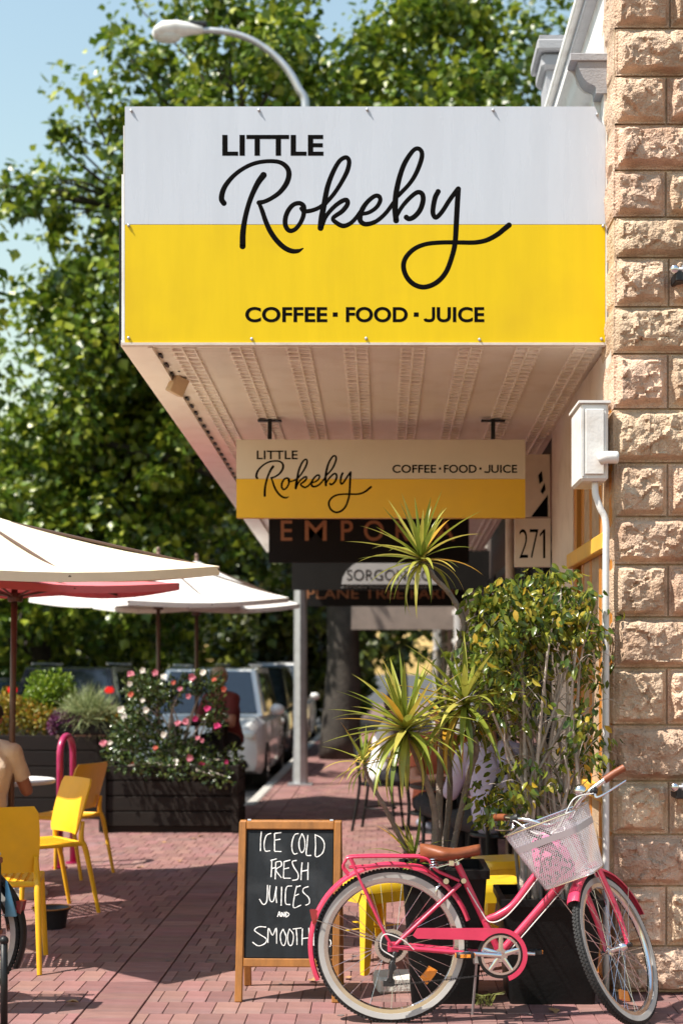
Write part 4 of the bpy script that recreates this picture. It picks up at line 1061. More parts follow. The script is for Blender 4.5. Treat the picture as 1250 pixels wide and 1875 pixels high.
# ================================================================== stools, block, A-board
def stool(label, x, y, rz):
    t = thing('metal_stool', label, 'stool', (x,y,0), rz, 'yellow metal stools'); H = .455
    def sq(w,z,r=.03):
        pts = []
        for (sx_,sy_,a0) in ((1,1,0),(-1,1,90),(-1,-1,180),(1,-1,270)):
            for k in range(4): a = R(a0+30*k); pts.append((sx_*(w-r)+r*math.cos(a), sy_*(w-r)+r*math.sin(a), z))
        return pts
    MB().loft([sq(.158,H-.045),sq(.153,H-.008),sq(.145,H),sq(.03,H-.006)]).build('seat', MT['yellow_metal'], t, smooth=40, local=True)
    for a in range(4):
        ro = Matrix.Rotation(R(90*a),3,'Z'); m = MB(); rings = []
        for z,c,w in ((H-.03,.150,.075),(.30,.168,.058),(.15,.188,.045),(.0,.208,.034)):
            rings.append([ro@Vector(p) for p in ((c,c,z),(c-w,c,z),(c-w,c-.006,z),(c-.006,c-.006,z),(c-.006,c-w,z),(c,c-w,z))])
        m.loft(rings).build('leg', MT['yellow_metal'], t, local=True)
        MB().add([ro@Vector(p) for p in ((-.11,.160,H-.046),(.11,.160,H-.046),(.09,.166,H-.10),(-.09,.166,H-.10),(-.11,.154,H-.046),(.11,.154,H-.046),(.09,.160,H-.10),(-.09,.160,H-.10))],[(0,1,2,3),(4,7,6,5),(2,6,7,3),(0,4,5,1)]).build('skirt', MT['yellow_metal'], t, local=True)
    MB().box((0,0,.20),(.36,.022,.004)).box((0,0,.204),(.022,.36,.004)).build('cross_brace', MT['yellow_metal'], t, local=True)
    return t
p = G(690,1762)
stool('yellow metal stool seen through the rear bicycle wheel', p.x-.02, 7.62, R(36))
stool('yellow metal stool nearest the square pot, left of the basket', .60, 7.63, R(12))
stool('yellow metal stool furthest back under the bicycle basket', .72, 8.5, R(20))
tag(MB().box((.065,7.02,.04),(.20,.20,.08),Matrix.Rotation(R(8),4,'Z'),bev=.012).build('concrete_block', M('pale_concrete',(.62,.60,.55),.9,0,.15,10,.4,80)), 'pale concrete block on the paving behind the rear wheel', 'block')
weed = thing('weed_tuft','small green weed growing by the black pot','plant',(.48,6.72,0))
wv = MB()
for k in range(26):
    a = rnd.uniform(0,6.28); L = rnd.uniform(.04,.09); d = Vector((math.cos(a),math.sin(a)*.6,0))
    q = Vector((.475+rnd.uniform(-.04,.04),6.68+rnd.uniform(-.02,.02),0))
    wv.tube([q,q+d*L*.4+Vector((0,0,L*.6)),q+d*L+Vector((0,0,L*.7))],[.002,.002,.0006],4)
tag(wv.build('blades', leafmat('weed_leaf',[(0,(.12,.15,.03)),(1,(.3,.3,.08))]), weed), kind='stuff')

ab = thing('chalkboard_sign','wooden A frame chalkboard listing cold drinks on the paving','sign',G(525,1836),R(-2))
abm = ab.matrix_basis.copy(); BWd, BH, LN = .498, .86, R(11)
TL = Matrix.Rotation(-LN,4,'X')            # front leaf leans back
def leaf_frame(sgn):
    Lr = Matrix.Translation((0,0,0))@Matrix.Rotation(-LN*sgn,4,'X') if sgn > 0 else Matrix.Translation((0,2*BH*math.sin(LN)+.02,0))@Matrix.Rotation(LN,4,'X')
    def P(x,y,z): return Lr@Vector((x,y,z))
    def bx(x0,x1,z0,z1,y0,y1):
        m = MB().box(((x0+x1)/2,(y0+y1)/2,(z0+z1)/2),(x1-x0,y1-y0,z1-z0),bev=.004); m.v = [Lr@v for v in m.v]; return m
    w = BWd/2
    for s in (-1,1): bx(min(s*w,s*(w-.036)),max(s*w,s*(w-.036)),0,BH-.002,0,.024).build('upright', MT['wood'], ab, local=True)
    bx(-w+.0362,w-.0362,BH-.04,BH-.001,.001,.023).build('top_rail', MT['wood'], ab, local=True)
    bx(-w+.0362,w-.0362,.165,.205,.001,.023).build('bottom_rail', MT['wood'], ab, local=True)
    pn = bx(-w+.037,w-.037,.206,BH-.041,.012,.020).build('chalk_panel', MT['chalkboard'], ab, local=True)
    return Lr
Lr = leaf_frame(1); leaf_frame(-1)
for s in (-1,1):
    MB().lathe([(.007,-.008),(.007,.008)],Vector((s*.2,BH*math.sin(LN)+.012,BH*math.cos(LN)+.002)),8,'x').build('hinge', MT['steel'], ab, local=True)
CH_ = [  # strokes traced letter by letter, in a 1179 x 1875 drawing of the board
 [(300,185),(290,260),(285,365)],[(400,205),(350,225),(325,300),(335,365),(385,365)],[(435,205),(432,290),(430,370)],[(435,208),(505,200)],[(432,270),(492,262)],[(430,372),(500,375)],
 [(680,215),(640,225),(612,290),(610,360),(630,400),(665,395)],[(715,215),(685,280),(685,350),(710,390),(740,350),(740,270),(715,215)],[(775,230),(765,320),(755,410),(805,418)],[(850,225),(852,330),(850,430),(920,400),(942,320),(910,260),(845,228)],
 [(400,445),(395,530),(388,605)],[(385,455),(450,440)],[(390,530),(430,520)],[(440,470),(435,550),(430,625)],[(440,470),(490,465),(495,505),(440,540),(495,615)],[(525,465),(520,540),(515,615)],[(525,468),(590,455)],[(520,535),(575,525)],[(515,618),(590,620)],
 [(655,460),(610,470),(625,520),(665,580),(660,630),(605,640)],[(710,480),(700,560),(695,640)],[(772,480),(768,560),(765,640)],[(705,560),(770,550)],
 [(350,675),(345,760),(335,830),(300,850),(262,800)],[(375,680),(365,760),(375,820),(410,815),(440,690)],[(440,690),(435,770),(440,840)],[(495,695),(490,780),(485,865)],[(600,690),(545,700),(530,790),(535,850),(580,858)],[(650,690),(625,780),(612,885),(690,865)],[(650,700),(690,690)],[(630,780),(670,765)],[(770,700),(720,715),(715,750),(770,800),(775,850),(735,868)],
 [(445,965),(465,920),(478,965)],[(450,948),(475,945)],[(490,965),(490,925),(515,965),(518,922)],[(535,922),(535,968),(565,945),(535,922)],
 [(325,1055),(250,1050),(205,1080),(260,1120),(325,1160),(310,1200),(240,1220),(180,1185)],[(340,1195),(350,1065),(390,1130),(430,1065),(430,1205)],[(500,1075),(470,1130),(480,1205),(510,1220),(530,1150),(500,1075)],[(565,1075),(545,1140),(555,1215),(590,1215),(605,1130),(565,1075)],[(635,1075),(640,1150),(640,1220)],[(600,1078),(690,1070)],[(700,1075),(695,1150),(692,1225)],[(765,1070),(768,1150),(768,1228)],[(697,1165),(766,1160)],
 [(815,1080),(812,1160),(812,1230)],[(850,1085),(846,1160),(846,1235)],[(850,1088),(900,1082)],[(846,1160),(892,1155)],[(846,1236),(902,1238)],[(985,1110),(940,1118),(945,1160),(988,1195),(980,1240),(930,1255)]]
for st_ in CH_:
    pts = []
    for (x,y) in crom([(a_,b_2,0) for a_,b_2 in st_],4) if False else [(v.x,v.y) for v in crom([(a_,b_2,0) for a_,b_2 in st_],4)]:
        v = (y-165-.028*(x-150))/1162.0; xl = 150-65*v; xr = 1042-42*v; uu = (x-xl)/(xr-xl)
        pts.append(Lr@Vector((-BWd/2+.037+uu*(BWd-.074), .0115, BH-.041-v*(BH-.247))))
    nrm = (Lr.to_3x3()@Vector((0,1,0)))
    MB().tube(pts,[.0028*rnd.uniform(.75,1.2) for _ in pts],6,True,(nrm,.3)).build('chalk_stroke', MT['chalk'], ab, local=True)

# ================================================================== cafe chairs and table
def chair_proto(label):
    """local: front toward -y"""
    t = thing('cafe_chair', label, 'chair', (0,0,0), 0, 'yellow plastic cafe chairs'); SH, w, d = .455, .215, .21
    m = MB()
    m.box((0,-d+.018,SH),(2*w,.036,.03),bev=.008).box((0,d-.018,SH),(2*w,.036,.03),bev=.008)
    for s in (-1,1): m.box((s*(w-.018),0,SH),(.036,2*d-.06,.03),bev=.008)
    for i in range(9): m.box((-w+.055+i*(2*w-.11)/8,0,SH+.004),(.022,2*d-.05,.012))
    for i in range(6): m.box((0,-d+.07+i*(2*d-.14)/5,SH+.001),(2*w-.05,.018,.010))
    m.build('seat', MT['yellow_plastic'], t, local=True)
    bp = MB(); nx, nz = 10, 10; TH = .011
    for side in (0,1):
        for k in range(nz+1):
            tt = k/nz; z = .515+.355*tt; ww = .205+.015*math.sin(tt*2.6)-(.018 if k in (0,nz) else 0)
            for i in range(nx+1):
                u_ = -1+2*i/nx; x = u_*ww; y = d-.01+.085*tt**1.3-.030*(1-u_*u_)*-1*(-1)+ (.012*tt if abs(u_)>.9 else 0)
                y = d-.02+.10*tt**1.25+.028*(1-u_*u_)-.028
                bp.v.append(Vector((x,y+(TH if side else 0),z)))
    n1 = nx+1; o_ = (nz+1)*n1
    for k in range(nz):
        for i in range(nx):
            a = k*n1+i; bp.f.append((a,a+1,a+n1+1,a+n1)); bp.f.append((o_+a,o_+a+n1,o_+a+n1+1,o_+a+1))
    for i in range(nx): bp.f.append((i,o_+i,o_+i+1,i+1)); a = nz*n1+i; bp.f.append((a,a+1,o_+a+1,o_+a))
    for k in range(nz): a = k*n1; bp.f.append((a,a+n1,o_+a+n1,o_+a)); a += nx; bp.f.append((a,o_+a,o_+a+n1,a+n1))
    bp.build('backrest', MT['yellow_plastic'], t, smooth=50, local=True)
    for s in (-1,1):
        MB().tube([Vector((s*(w-.02),-d+.02,SH)),Vector((s*(w+.004),-d-.01,0))],[.019,.014],10).build('leg', MT['yellow_plastic'], t, smooth=50, local=True)
        MB().tube(crom([Vector((s*(w+.010),d+.10,0)),Vector((s*(w-.005),d+.02,SH-.06)),Vector((s*(w-.012),d-.012,SH+.03)),Vector((s*(w-.014),d+.0,.60))],5),[.013,.018,.018,.012],10).build('leg', MT['yellow_plastic'], t, smooth=50, local=True)
    return t
def face(dx, dy): return math.atan2(dx,-dy)
ch1 = chair_proto('yellow plastic chair at the left edge, its back to the camera, nearest of the four')
spots = [((-2.045,7.62),face(-.16,.98),None),
 ((-2.23,9.25),face(-.80,-.60),'sunlit yellow plastic chair facing left beside the cafe table'),
 ((-2.47,11.0),face(-.93,.36),'yellow plastic chair behind the sunlit one, backrest in shade'),
 ((-2.79,9.85),face(.1,.99),'yellow plastic chair under the seated person in the sand T-shirt')]
for i,(xy,rz,lab) in enumerate(spots):
    o = ch1 if i == 0 else copy_tree(ch1)
    o.location = (*xy,0); o.rotation_euler = (0,0,rz)
    if lab: o['label'] = lab
def cafe_table(label, x, y, r, h, topm, basem, cat='table'):
    t = thing('cafe_table', label, cat, (x,y,0))
    MB().lathe([(0,h-.03),(r-.01,h-.03),(r,h-.022),(r,h-.006),(r-.008,h),(0,h)],(x,y,0),40).build('table_top', topm, t, smooth=35)
    MB().lathe([(.028,.03),(.028,h-.03)],(x,y,0),16).build('column', basem, t, smooth=True)
    MB().lathe([(0,.055),(.05,.05),(.15,.034),(.205,.016),(.21,0),(0,0)],(x,y,0),32).build('base', basem, t, smooth=40)
    return t
cafe_table('round white cafe table beside the yellow chairs', -2.84, 10.75, .36, .755, MT['white_paint'], MT['steel'])
bw = thing('dog_bowl','dark water bowl on the paving behind the nearest yellow chair','bowl',(-2.03,8.72,0))
MB().lathe([(0,0),(.085,0),(.10,.09),(.115,.12),(.105,.12),(.09,.10),(.075,.02),(0,.02)],(-2.03,8.72,0),28).build('bowl', MT['dark_metal'], bw, smooth=40)
MB().lathe([(.116,.118),(.122,.124),(.112,.127),(.107,.121),(.116,.118)],(-2.03,8.72,0),28).build('rim', MT['wood'], bw, smooth=True)
# hoop rail
hp = thing('bike_hoop','magenta steel hoop rail standing behind the yellow chairs','bollard',(-2.53,11.45,0))
pts = [Vector((-2.575,11.35,0)),Vector((-2.575,11.35,.90))]+[Vector((-2.555-.02*math.cos(t),11.5-.15*math.cos(t),.90+.15*math.sin(t))) for t in np.linspace(.15,math.pi-.15,11)]+[Vector((-2.535,11.65,.90)),Vector((-2.535,11.65,0))]
MB().tube(pts,.027,14).build('hoop', MT['magenta'], hp, smooth=True)
for q in (pts[0],pts[-1]): MB().lathe([(.06,0),(.06,.012)],q,20).build('foot_plate', MT['magenta'], hp)
# black bicycle at the left edge
bk2 = bicycle('bicycle','black bicycle at the left edge, only its rear wheel in view', MT['black_paint'], Vector((-2.035,6.62,0)), R(180), R(3), R(8), MT['black_paint'], False, True)
pn = thing('pannier','black pannier box with brown trim hung on the black bicycle','bag',(-1.955,6.50,.33))
MB().box((-1.955,6.50,.53),(.40,.13,.36),bev=.02).build('case', MT['black_paint'], pn)
MB().box((-1.955,6.497,.70),(.405,.145,.03),bev=.006).build('lid_trim', MT['leather'], pn)
MB().box((-1.955,6.497,.372),(.404,.143,.03),bev=.006).build('base_trim', MT['leather'], pn)
MB().box((-1.955,6.50,.728),(.39,.135,.022),bev=.008).build('lid', MT['steel'], pn)
rg = thing('rag','pale blue rag hanging behind the black pannier','cloth',(-1.80,6.60,.42))
MB().loft([[(-1.748,6.59,.60),(-1.742,6.59,.60),(-1.742,6.60,.60),(-1.748,6.60,.60)],[(-1.747,6.585,.52),(-1.720,6.585,.52),(-1.720,6.605,.52),(-1.747,6.605,.52)],[(-1.747,6.58,.435),(-1.697,6.58,.435),(-1.697,6.61,.435),(-1.747,6.61,.435)]]).build('cloth', M('blue_cloth',(.16,.42,.62),.9), rg, smooth=True)
bo = thing('post','slim black post in front of the black bicycle','post',(-1.655,6.2,0))
q = G(8,1905)
MB().tube([(q.x,q.y,0),(q.x,q.y,.42)],.016,12).build('shaft', MT['black_paint'], bo, smooth=True)
MB().lathe([(.05,0),(.05,.01),(.018,.03)],(q.x,q.y,0),16).build('foot', MT['black_paint'], bo)
MB().ball((q.x,q.y,.425),.02,12,8).build('cap', MT['black_paint'], bo, smooth=True)

# ================================================================== parasols
def parasol(label, x, y, hd, ze, zp, fab, rot=0, tilt=0, r=.022, bx=0):
    t = thing('parasol', label, 'parasol', (x,y,0), 0, 'square market parasols over the cafe seating')
    C = [Vector((x+hd*math.cos(R(90*k)+rot), y+hd*math.sin(R(90*k)+rot), ze+tilt*hd*math.sin(R(90*k)+rot))) for k in range(4)]; top = Vector((x,y,zp))
    cn = MB(); n = 8
    for k in range(4):
        a, b2 = C[k], C[(k+1)%4]; grid = []
        for i in range(n+1):
            row = []
            for j in range(n+1):
                s, tt = i/n, j/n
                p = top.lerp(a.lerp(b2,tt), s); p.z -= .05*s*math.sin(math.pi*tt)*.8+.04*math.sin(math.pi*s); row.append(p)
            grid.append(row)
        for side in (0,.004):
            b0 = len(cn.v)
            for row in grid: cn.v += [p-Vector((0,0,side)) for p in row]
            for i in range(n):
                for j in range(n): cn.f.append((b0+i*(n+1)+j, b0+i*(n+1)+j+1, b0+(i+1)*(n+1)+j+1, b0+(i+1)*(n+1)+j))
    cn.build('canopy', fab, t, smooth=30, fix=False)
    vl = MB()
    for k in range(4):
        a, b2 = C[k], C[(k+1)%4]
        for j in range(8):
            s0, s1 = j/8, (j+1)/8
            z0, z1 = -.04*math.sin(math.pi*s0), -.04*math.sin(math.pi*s1)
            p0, p1 = a.lerp(b2,s0)+Vector((0,0,z0)), a.lerp(b2,s1)+Vector((0,0,z1))
            vl.quad(p0,p1,p1-Vector((0,0,.05)),p0-Vector((0,0,.05)))
    vl.build('valance', fab, t, fix=False)
    MB().tube([(x+bx,y,.02),(x,y,zp+.06)],r,14).build('pole', MT['pole_brown'], t, smooth=True)
    MB().lathe([(.0,.05),(.018,.042),(.022,.02),(.022,0)],(x,y,zp+.03),14).build('finial', MT['pole_brown'], t, smooth=True)
    hubz = ze-.10
    MB().lathe([(.05,-.03),(.055,0),(.05,.03),(.03,.03),(.03,-.03)],(x,y,hubz),16).build('runner', MT['pole_brown'], t)
    for k in range(8):
        e = C[k//2] if k%2 == 0 else (C[k//2]+C[(k//2+1)%4])/2-Vector((0,0,.045))
        MB().tube([top-Vector((0,0,.03)), e-Vector((0,0,.018))],.009,6).build('rib', MT['pole_brown'], t)
        MB().tube([Vector((x,y,hubz)), top.lerp(e,.55)-Vector((0,0,.05))],.008,6).build('strut', MT['pole_brown'], t)
    MB().lathe([(0,.08),(.1,.075),(.24,.05),(.26,.02),(.26,0),(0,0)],(x+bx,y,0),28).build('base', MT['concrete'], t, smooth=40)
    return t
parasol('cream parasol nearest the camera at the left edge', -2.32, 8.0, 1.40, 2.165, 2.49, MT['umb_cream'], R(1), .064, .022, -.10)
parasol('red parasol with brown pole standing under the cream one', -2.57, 9.95, 1.16, 2.19, 2.36, MT['umb_red'], R(-3), .02, .022, -.04)
tip = W(50,1094,15.1)
parasol('white parasol left of the two over the rose planter', W(290,0,15.1).x, 15.1, W(290,0,15.1).x-tip.x, tip.z, tip.z+.46, MT['umb_white'], R(-3), .07)
tip = W(548,1106,16.2)
parasol('white parasol furthest right, its tip at the lamp post', W(360,0,16.2).x, 16.2, tip.x-W(360,0,16.2).x, tip.z, tip.z+.50, MT['umb_white'], R(3), .07)

# ================================================================== timber planters and their plants
def planter(label, x0,x1,y0,y1,h, nb):
    t = thing('timber_planter', label, 'planter', ((x0+x1)/2,(y0+y1)/2,0)); bh = (h-.06)/nb
    for k in range(nb):
        z = .06+bh*(k+.5)
        MB().box(((x0+x1)/2,y0,z),(x1-x0,.03,bh-.012),bev=.004).build('board', MT['dark_timber'], t)
        MB().box(((x0+x1)/2,y1,z),(x1-x0,.03,bh-.012),bev=.004).build('board', MT['dark_timber'], t)
        for xx in (x0+.02,x1-.02): MB().box((xx,(y0+y1)/2,z),(.03,y1-y0-.04,bh-.012),bev=.004).build('board', MT['dark_timber'], t)
    for xx in (x0+.03,x1-.03): MB().box((xx,y0-.03,h/2+.005),(.07,.03,h-.01),bev=.004).build('post', MT['dark_timber'], t)
    MB().box(((x0+x1)/2,(y0+y1)/2,.03),(x1-x0-.02,y1-y0-.02,.06)).build('plinth', MT['dark_timber'], t)
    MB().box(((x0+x1)/2,(y0+y1)/2,h-.08),(x1-x0-.07,y1-y0-.04,.04)).build('soil', MT['soil'], t)
    return t
planter('long dark timber planter box holding the rose bush', -2.75, -1.40, 13.85, 14.5, .66, 4)
planter('dark timber planter box at the left behind the hoop rail', -4.35, -2.97, 15.1, 15.8, .90, 5)
def bush(name, label, cat, base, ells, leafm, n, ls, stemm=None, template=(OVAL_V,OVAL_F), group=None, up=.5, seed=3):
    g = np.random.default_rng(seed); t = thing(name, label, cat, base, 0, group)
    E = np.array(ells,float); w = E[:,3]*E[:,4]*E[:,5]; w /= w.sum()
    k = g.choice(len(E),n,p=w); d = g.normal(0,1,(n,3)); d /= np.linalg.norm(d,axis=1,keepdims=True)
    rr = g.random(n)**.45
    pos = E[k,:3]+d*rr[:,None]*E[k,3:6]
    dr = d+g.normal(0,.6,(n,3)); dr[:,2] += up*.4; nm = d+g.normal(0,.7,(n,3)); nm[:,2] += up
    tag(scatter('foliage',template[0],template[1],pos,frames(dr,nm),g.uniform(ls*.6,ls*1.25,n),leafm,t,True),kind='stuff')
    m = MB(); b = Vector(base)
    for e in ells:
        for q in range(2):
            e_ = Vector(e[:3])+Vector((g.normal(0,.3)*e[3],g.normal(0,.3)*e[4],0)); m.tube(crom([b+Vector((g.normal(0,.04),0,0)),b.lerp(e_,.5)+Vector((g.normal(0,.05),0,.05)),e_],4),[.014,.009,.004],6)
    m.build('stem', stemm or MT['twig'], t, smooth=True)
    return t
def pe(x,y,rx,ry,Y,dy=.25): c = W(x,y,Y); return (c.x,c.y,c.z,rx*Y/F,dy,ry*Y/F)
ROSE = leafmat('rose_leaf',[(0,(.025,.05,.012)),(.6,(.05,.085,.018)),(1,(.12,.15,.03))],.22,.15,.8)
yr = 14.15
rose = bush('rose_bush','flowering rose bush in the timber planter under the white parasols','bush',(-2.05,14.15,.58),
  [pe(*a,yr) for a in ((262,1262,38,36),(300,1278,34,28),(372,1248,40,24),(392,1300,22,55),(250,1335,52,34),(300,1372,62,40),(352,1388,56,34),(225,1372,38,30),(428,1392,16,30),(255,1300,25,40),(330,1258,40,18))]+[pe(a,b_,c_2,d_,13.76,.09) for a,b_,c_2,d_ in ((300,1408,62,20),(240,1402,44,18),(355,1412,50,18),(400,1420,30,26))], ROSE, 5200, .055, None, (OVAL_V,OVAL_F), None, .5, 5)
FL = [M('rose_pink',(.62,.20,.26),.7),M('rose_white',(.80,.74,.66),.7),M('rose_coral',(.60,.13,.08),.7),M('rose_magenta',(.55,.03,.16),.7)]
def rosette():
    m = MB()
    for k in range(14):
        a = k*2.4; r_ = .35+.045*k; t = .25+.045*k
        c = Vector((math.cos(a)*r_*.6,math.sin(a)*r_*.6,.3-.02*k)); tz = Vector((math.cos(a)*math.cos(1.1-t),math.sin(a)*math.cos(1.1-t),math.sin(1.1-t)))
        sd = Vector((-math.sin(a),math.cos(a),0))
        m.add([c-sd*.12,c+sd*.12,c+tz*.45+sd*.34,c+tz*.62,c+tz*.45-sd*.34],[(0,1,2,3,4)])
    m.ball((0,0,.22),.28,8,6); return m
fmesh = []
for fm in FL: me = rosette().mesh('rose_flower',True,None,False); me.materials.append(fm); fmesh.append(me)
fl_at = [(240,1235,0),(262,1228,1),(285,1232,0),(318,1250,2),(330,1262,0),(352,1240,0),(392,1245,2),(372,1232,1),(262,1283,1),(240,1272,2),(222,1300,1),(326,1325,0),(340,1322,0),(358,1316,3),(362,1352,0),(370,1356,0),(348,1388,0),(305,1408,1),(300,1418,0),(275,1410,2),(245,1398,2),(370,1400,3),(415,1395,3),(300,1345,1),(228,1312,1),(268,1300,1),(190,1362,0),(202,1360,1),(285,1370,2),(260,1420,1),(336,1425,1),(345,1275,0),(238,1252,1),(380,1298,3),(300,1240,1),(398,1330,3),(410,1262,2),(322,1395,1)]
ir = wm(rose).inverted()
for i,(x,y,k) in enumerate(fl_at):
    p = W(x,y,yr-.27); s = rnd.uniform(.022,.038)
    link('flower', fmesh[k], None, rose, ir@Matrix.Translation(p)@Matrix.Rotation(R(rnd.uniform(50,100)),4,'X')@Matrix.Rotation(rnd.uniform(0,6),4,'Z')@Matrix.Scale(s,4))
GOLD = leafmat('golden_leaf',[(0,(.10,.12,.015)),(.5,(.28,.25,.02)),(.85,(.42,.24,.02)),(1,(.45,.14,.03))],.5,.3)
LIME = leafmat('lime_leaf',[(0,(.06,.12,.01)),(.5,(.16,.26,.015)),(1,(.28,.36,.03))],.4,.35)
PURP = leafmat('purple_leaf',[(0,(.05,.012,.04)),(1,(.16,.03,.11))],.5,.2)
BLADE_V = [(0,.02,0),(0,-.02,0),(.5,.016,.03),(.5,-.016,.03),(1,0,-.12)]; BLADE_F = [(0,1,3),(0,3,2),(2,3,4)]
GRASSY = leafmat('silver_grass',[(0,(.14,.19,.07)),(.6,(.30,.36,.16)),(1,(.48,.50,.26))],.5,.3)
bush('shrub','golden orange shrub in the left timber planter','bush',(-3.95,15.4,.84),[pe(*a,15.4) for a in ((35,1312,62,34),(75,1318,40,30),(5,1300,40,36))],GOLD,2600,.05,seed=6)
bush('shrub','round lime green shrub rising behind the golden shrub','bush',(-3.6,15.65,.84),[pe(*a,15.65) for a in ((92,1262,44,36),(80,1285,36,36),(110,1280,30,36))],LIME,2600,.055,seed=7)
bush('grass_clump','silvery green grass clump in the black trough','grass',(-3.10,14.75,.90),[pe(*a,14.75,.18) for a in ((160,1305,36,26),(178,1312,30,18),(150,1318,22,14))],GRASSY,1500,.22,None,(BLADE_V,BLADE_F),None,1.4,8)
bush('flower_clump','purple flowering clump beside the silvery grass','flowers',(-3.33,14.7,.88),[pe(*a,14.7,.15) for a in ((118,1316,24,14),(140,1318,22,12),(100,1330,10,16))],PURP,1500,.04,seed=9)
bush('shrub','small yellow green shrub at the right end of the trough','bush',(-2.9,14.75,.90),[pe(202,1318,18,14,14.75,.12)],GOLD,500,.05,seed=10)
tr_ = thing('trough','black planting trough on legs left of the roses','planter',(-3.15,14.75,0))
q0, q1 = W(102,1346,14.62), W(208,1322,14.62)
MB().box(((q0.x+q1.x)/2,14.75,(q0.z+q1.z)/2),(q1.x-q0.x,.26,q1.z-q0.z),bev=.02).build('trough', MT['pot'], tr_)
for xx in (q0.x+.05,q1.x-.05):
    for yy in (14.66,14.84): MB().box((xx,yy,q0.z/2),(.03,.03,q0.z)).build('leg', MT['pot'], tr_)

# ================================================================== trees
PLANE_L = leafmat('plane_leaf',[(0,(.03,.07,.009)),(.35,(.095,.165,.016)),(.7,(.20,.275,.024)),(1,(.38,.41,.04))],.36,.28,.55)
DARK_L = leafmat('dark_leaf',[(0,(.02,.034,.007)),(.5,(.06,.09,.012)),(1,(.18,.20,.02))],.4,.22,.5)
def tree(label, base, crown, n_cl, per, ls, seed, leafm=PLANE_L, trunk_r=.28, fork=3.2, extra=()):
    g = np.random.default_rng(seed); t = thing('plane_tree', label, 'tree', base, 0, 'plane trees along the street')
    E = np.array(crown,float); w = (E[:,3]*E[:,4]*E[:,5])**.8; w /= w.sum()
    k = g.choice(len(E),n_cl,p=w); d = g.normal(0,1,(n_cl,3)); d /= np.linalg.norm(d,axis=1,keepdims=True); rr = g.random(n_cl)**.38
    c = E[k,:3]+d*rr[:,None]*E[k,3:6]
    if len(extra): c = np.concatenate([c,np.array(extra,float)])
    b = Vector(base); top = b+Vector((0,0,fork)); m = MB()
    m.tube(crom([b,b+Vector((.08,0,fork*.5)),top],5),[trunk_r*1.25,trunk_r,trunk_r*.85],12)
    tr = m.build('trunk', MT['bark'], t, smooth=True)
    m = MB(); pick = g.choice(len(c),min(len(c),90),replace=False)
    hubs = [Vector(E[i,:3])-Vector((0,0,E[i,5]*.3)) for i in range(len(E))]
    for h in hubs: m.tube(crom([top-Vector((0,0,.3)),top.lerp(h,.5)+Vector((g.normal(0,.3),g.normal(0,.3),.3)),h],5),[trunk_r*.6,trunk_r*.4,trunk_r*.22],8)
    for i in list(pick)+list(range(n_cl,len(c))):
        e = Vector(c[i]); h = min(hubs,key=lambda q:(q-e).length)
        m.tube(crom([h,h.lerp(e,.55)+Vector((g.normal(0,.25),g.normal(0,.25),.2)),e],4),[trunk_r*.16,trunk_r*.09,.012],5)
    m.build('limbs', MT['bark'], tr, smooth=True)
    n = len(c)*per; cc = np.repeat(c,per,0); rad = np.repeat(g.uniform(.25,.9,len(c)),per)
    off = g.normal(0,1,(n,3)); off /= np.linalg.norm(off,axis=1,keepdims=True); off *= (rad*g.random(n)**.5)[:,None]; off[:,2] *= .75
    pos = cc+off; nm = off/np.linalg.norm(off,axis=1,keepdims=True)*.5+g.normal(0,.5,(n,3)); nm[:,2] += .8; nm[:,0] -= .25
    dr = off+g.normal(0,.5,(n,3)); dr[:,2] -= .3
    tag(scatter('crown',PLANE_V,PLANE_F,pos,frames(dr,nm),g.uniform(ls*.45,ls*1.25,n),leafm,t,True),kind='stuff')
    return t
TA = [(-1.2,27,10.0,4.2,3.6,5.5),(-3.6,26.5,8.0,2.6,2.8,3.6),(1.6,27,11,2.6,3,4.2),(-2.6,26.5,11.6,2.4,2.4,2.2),(-1.0,27.5,5.4,3.6,3,2.4),(-5.2,26.8,8.6,1.5,2.0,2.4),(-5.6,27,6.6,1.6,2,2),(-4.4,26.8,10.6,1.3,1.6,1.6)]
tree('tallest plane tree, its trunk on the footpath behind the lamp post', (-.78,25.6,0), TA, 860, 72, .195, 21, PLANE_L, .30, 3.6, [W(60,350,25.5),W(20,360,25.5),W(90,330,25.5),W(110,400,26),W(40,380,26),W(250,10,26.5),W(330,20,26),W(75,345,26),W(5,340,25.5),W(130,250,26),W(110,240,26),W(150,170,26),W(240,110,26),W(230,80,26.2)])
tree('plane tree left of the street filling the left edge', (-6.9,28.5,-.13), [(-7.2,28.5,3.9,3.4,3.0,3.2),(-5.2,28,5.6,2.2,2.2,2.2),(-9.4,29,3.5,2.8,2.6,3),(-4.9,28,3.3,2.4,2.4,1.9)], 460, 60, .20, 22, PLANE_L, .26, 2.4)
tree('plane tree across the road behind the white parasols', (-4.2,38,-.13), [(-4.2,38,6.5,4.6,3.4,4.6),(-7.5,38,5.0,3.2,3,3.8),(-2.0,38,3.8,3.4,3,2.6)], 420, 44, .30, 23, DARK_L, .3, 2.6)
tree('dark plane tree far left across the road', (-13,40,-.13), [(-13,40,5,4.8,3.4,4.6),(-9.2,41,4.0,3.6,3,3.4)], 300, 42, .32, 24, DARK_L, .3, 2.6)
tree('plane tree at the far end of the footpath', (.4,44,0), [(.6,44,6.0,4,3,4.4),(-2.4,45,4.0,3.2,3,3)], 260, 42, .32, 25, PLANE_L, .3, 2.4)
tree('added plane tree out of view left of the white SUV, put there to shade it', (-8.2,19.0,-.13), [(-7.7,19.4,7.4,2.1,2.8,2.3),(-8.8,18.4,6.4,1.8,2.2,2.0),(-7.9,21.4,6.6,1.8,1.8,1.8)], 230, 50, .22, 26, PLANE_L, .22, 3.6)  # added tree beyond the left edge of view, throws shade on the parked cars
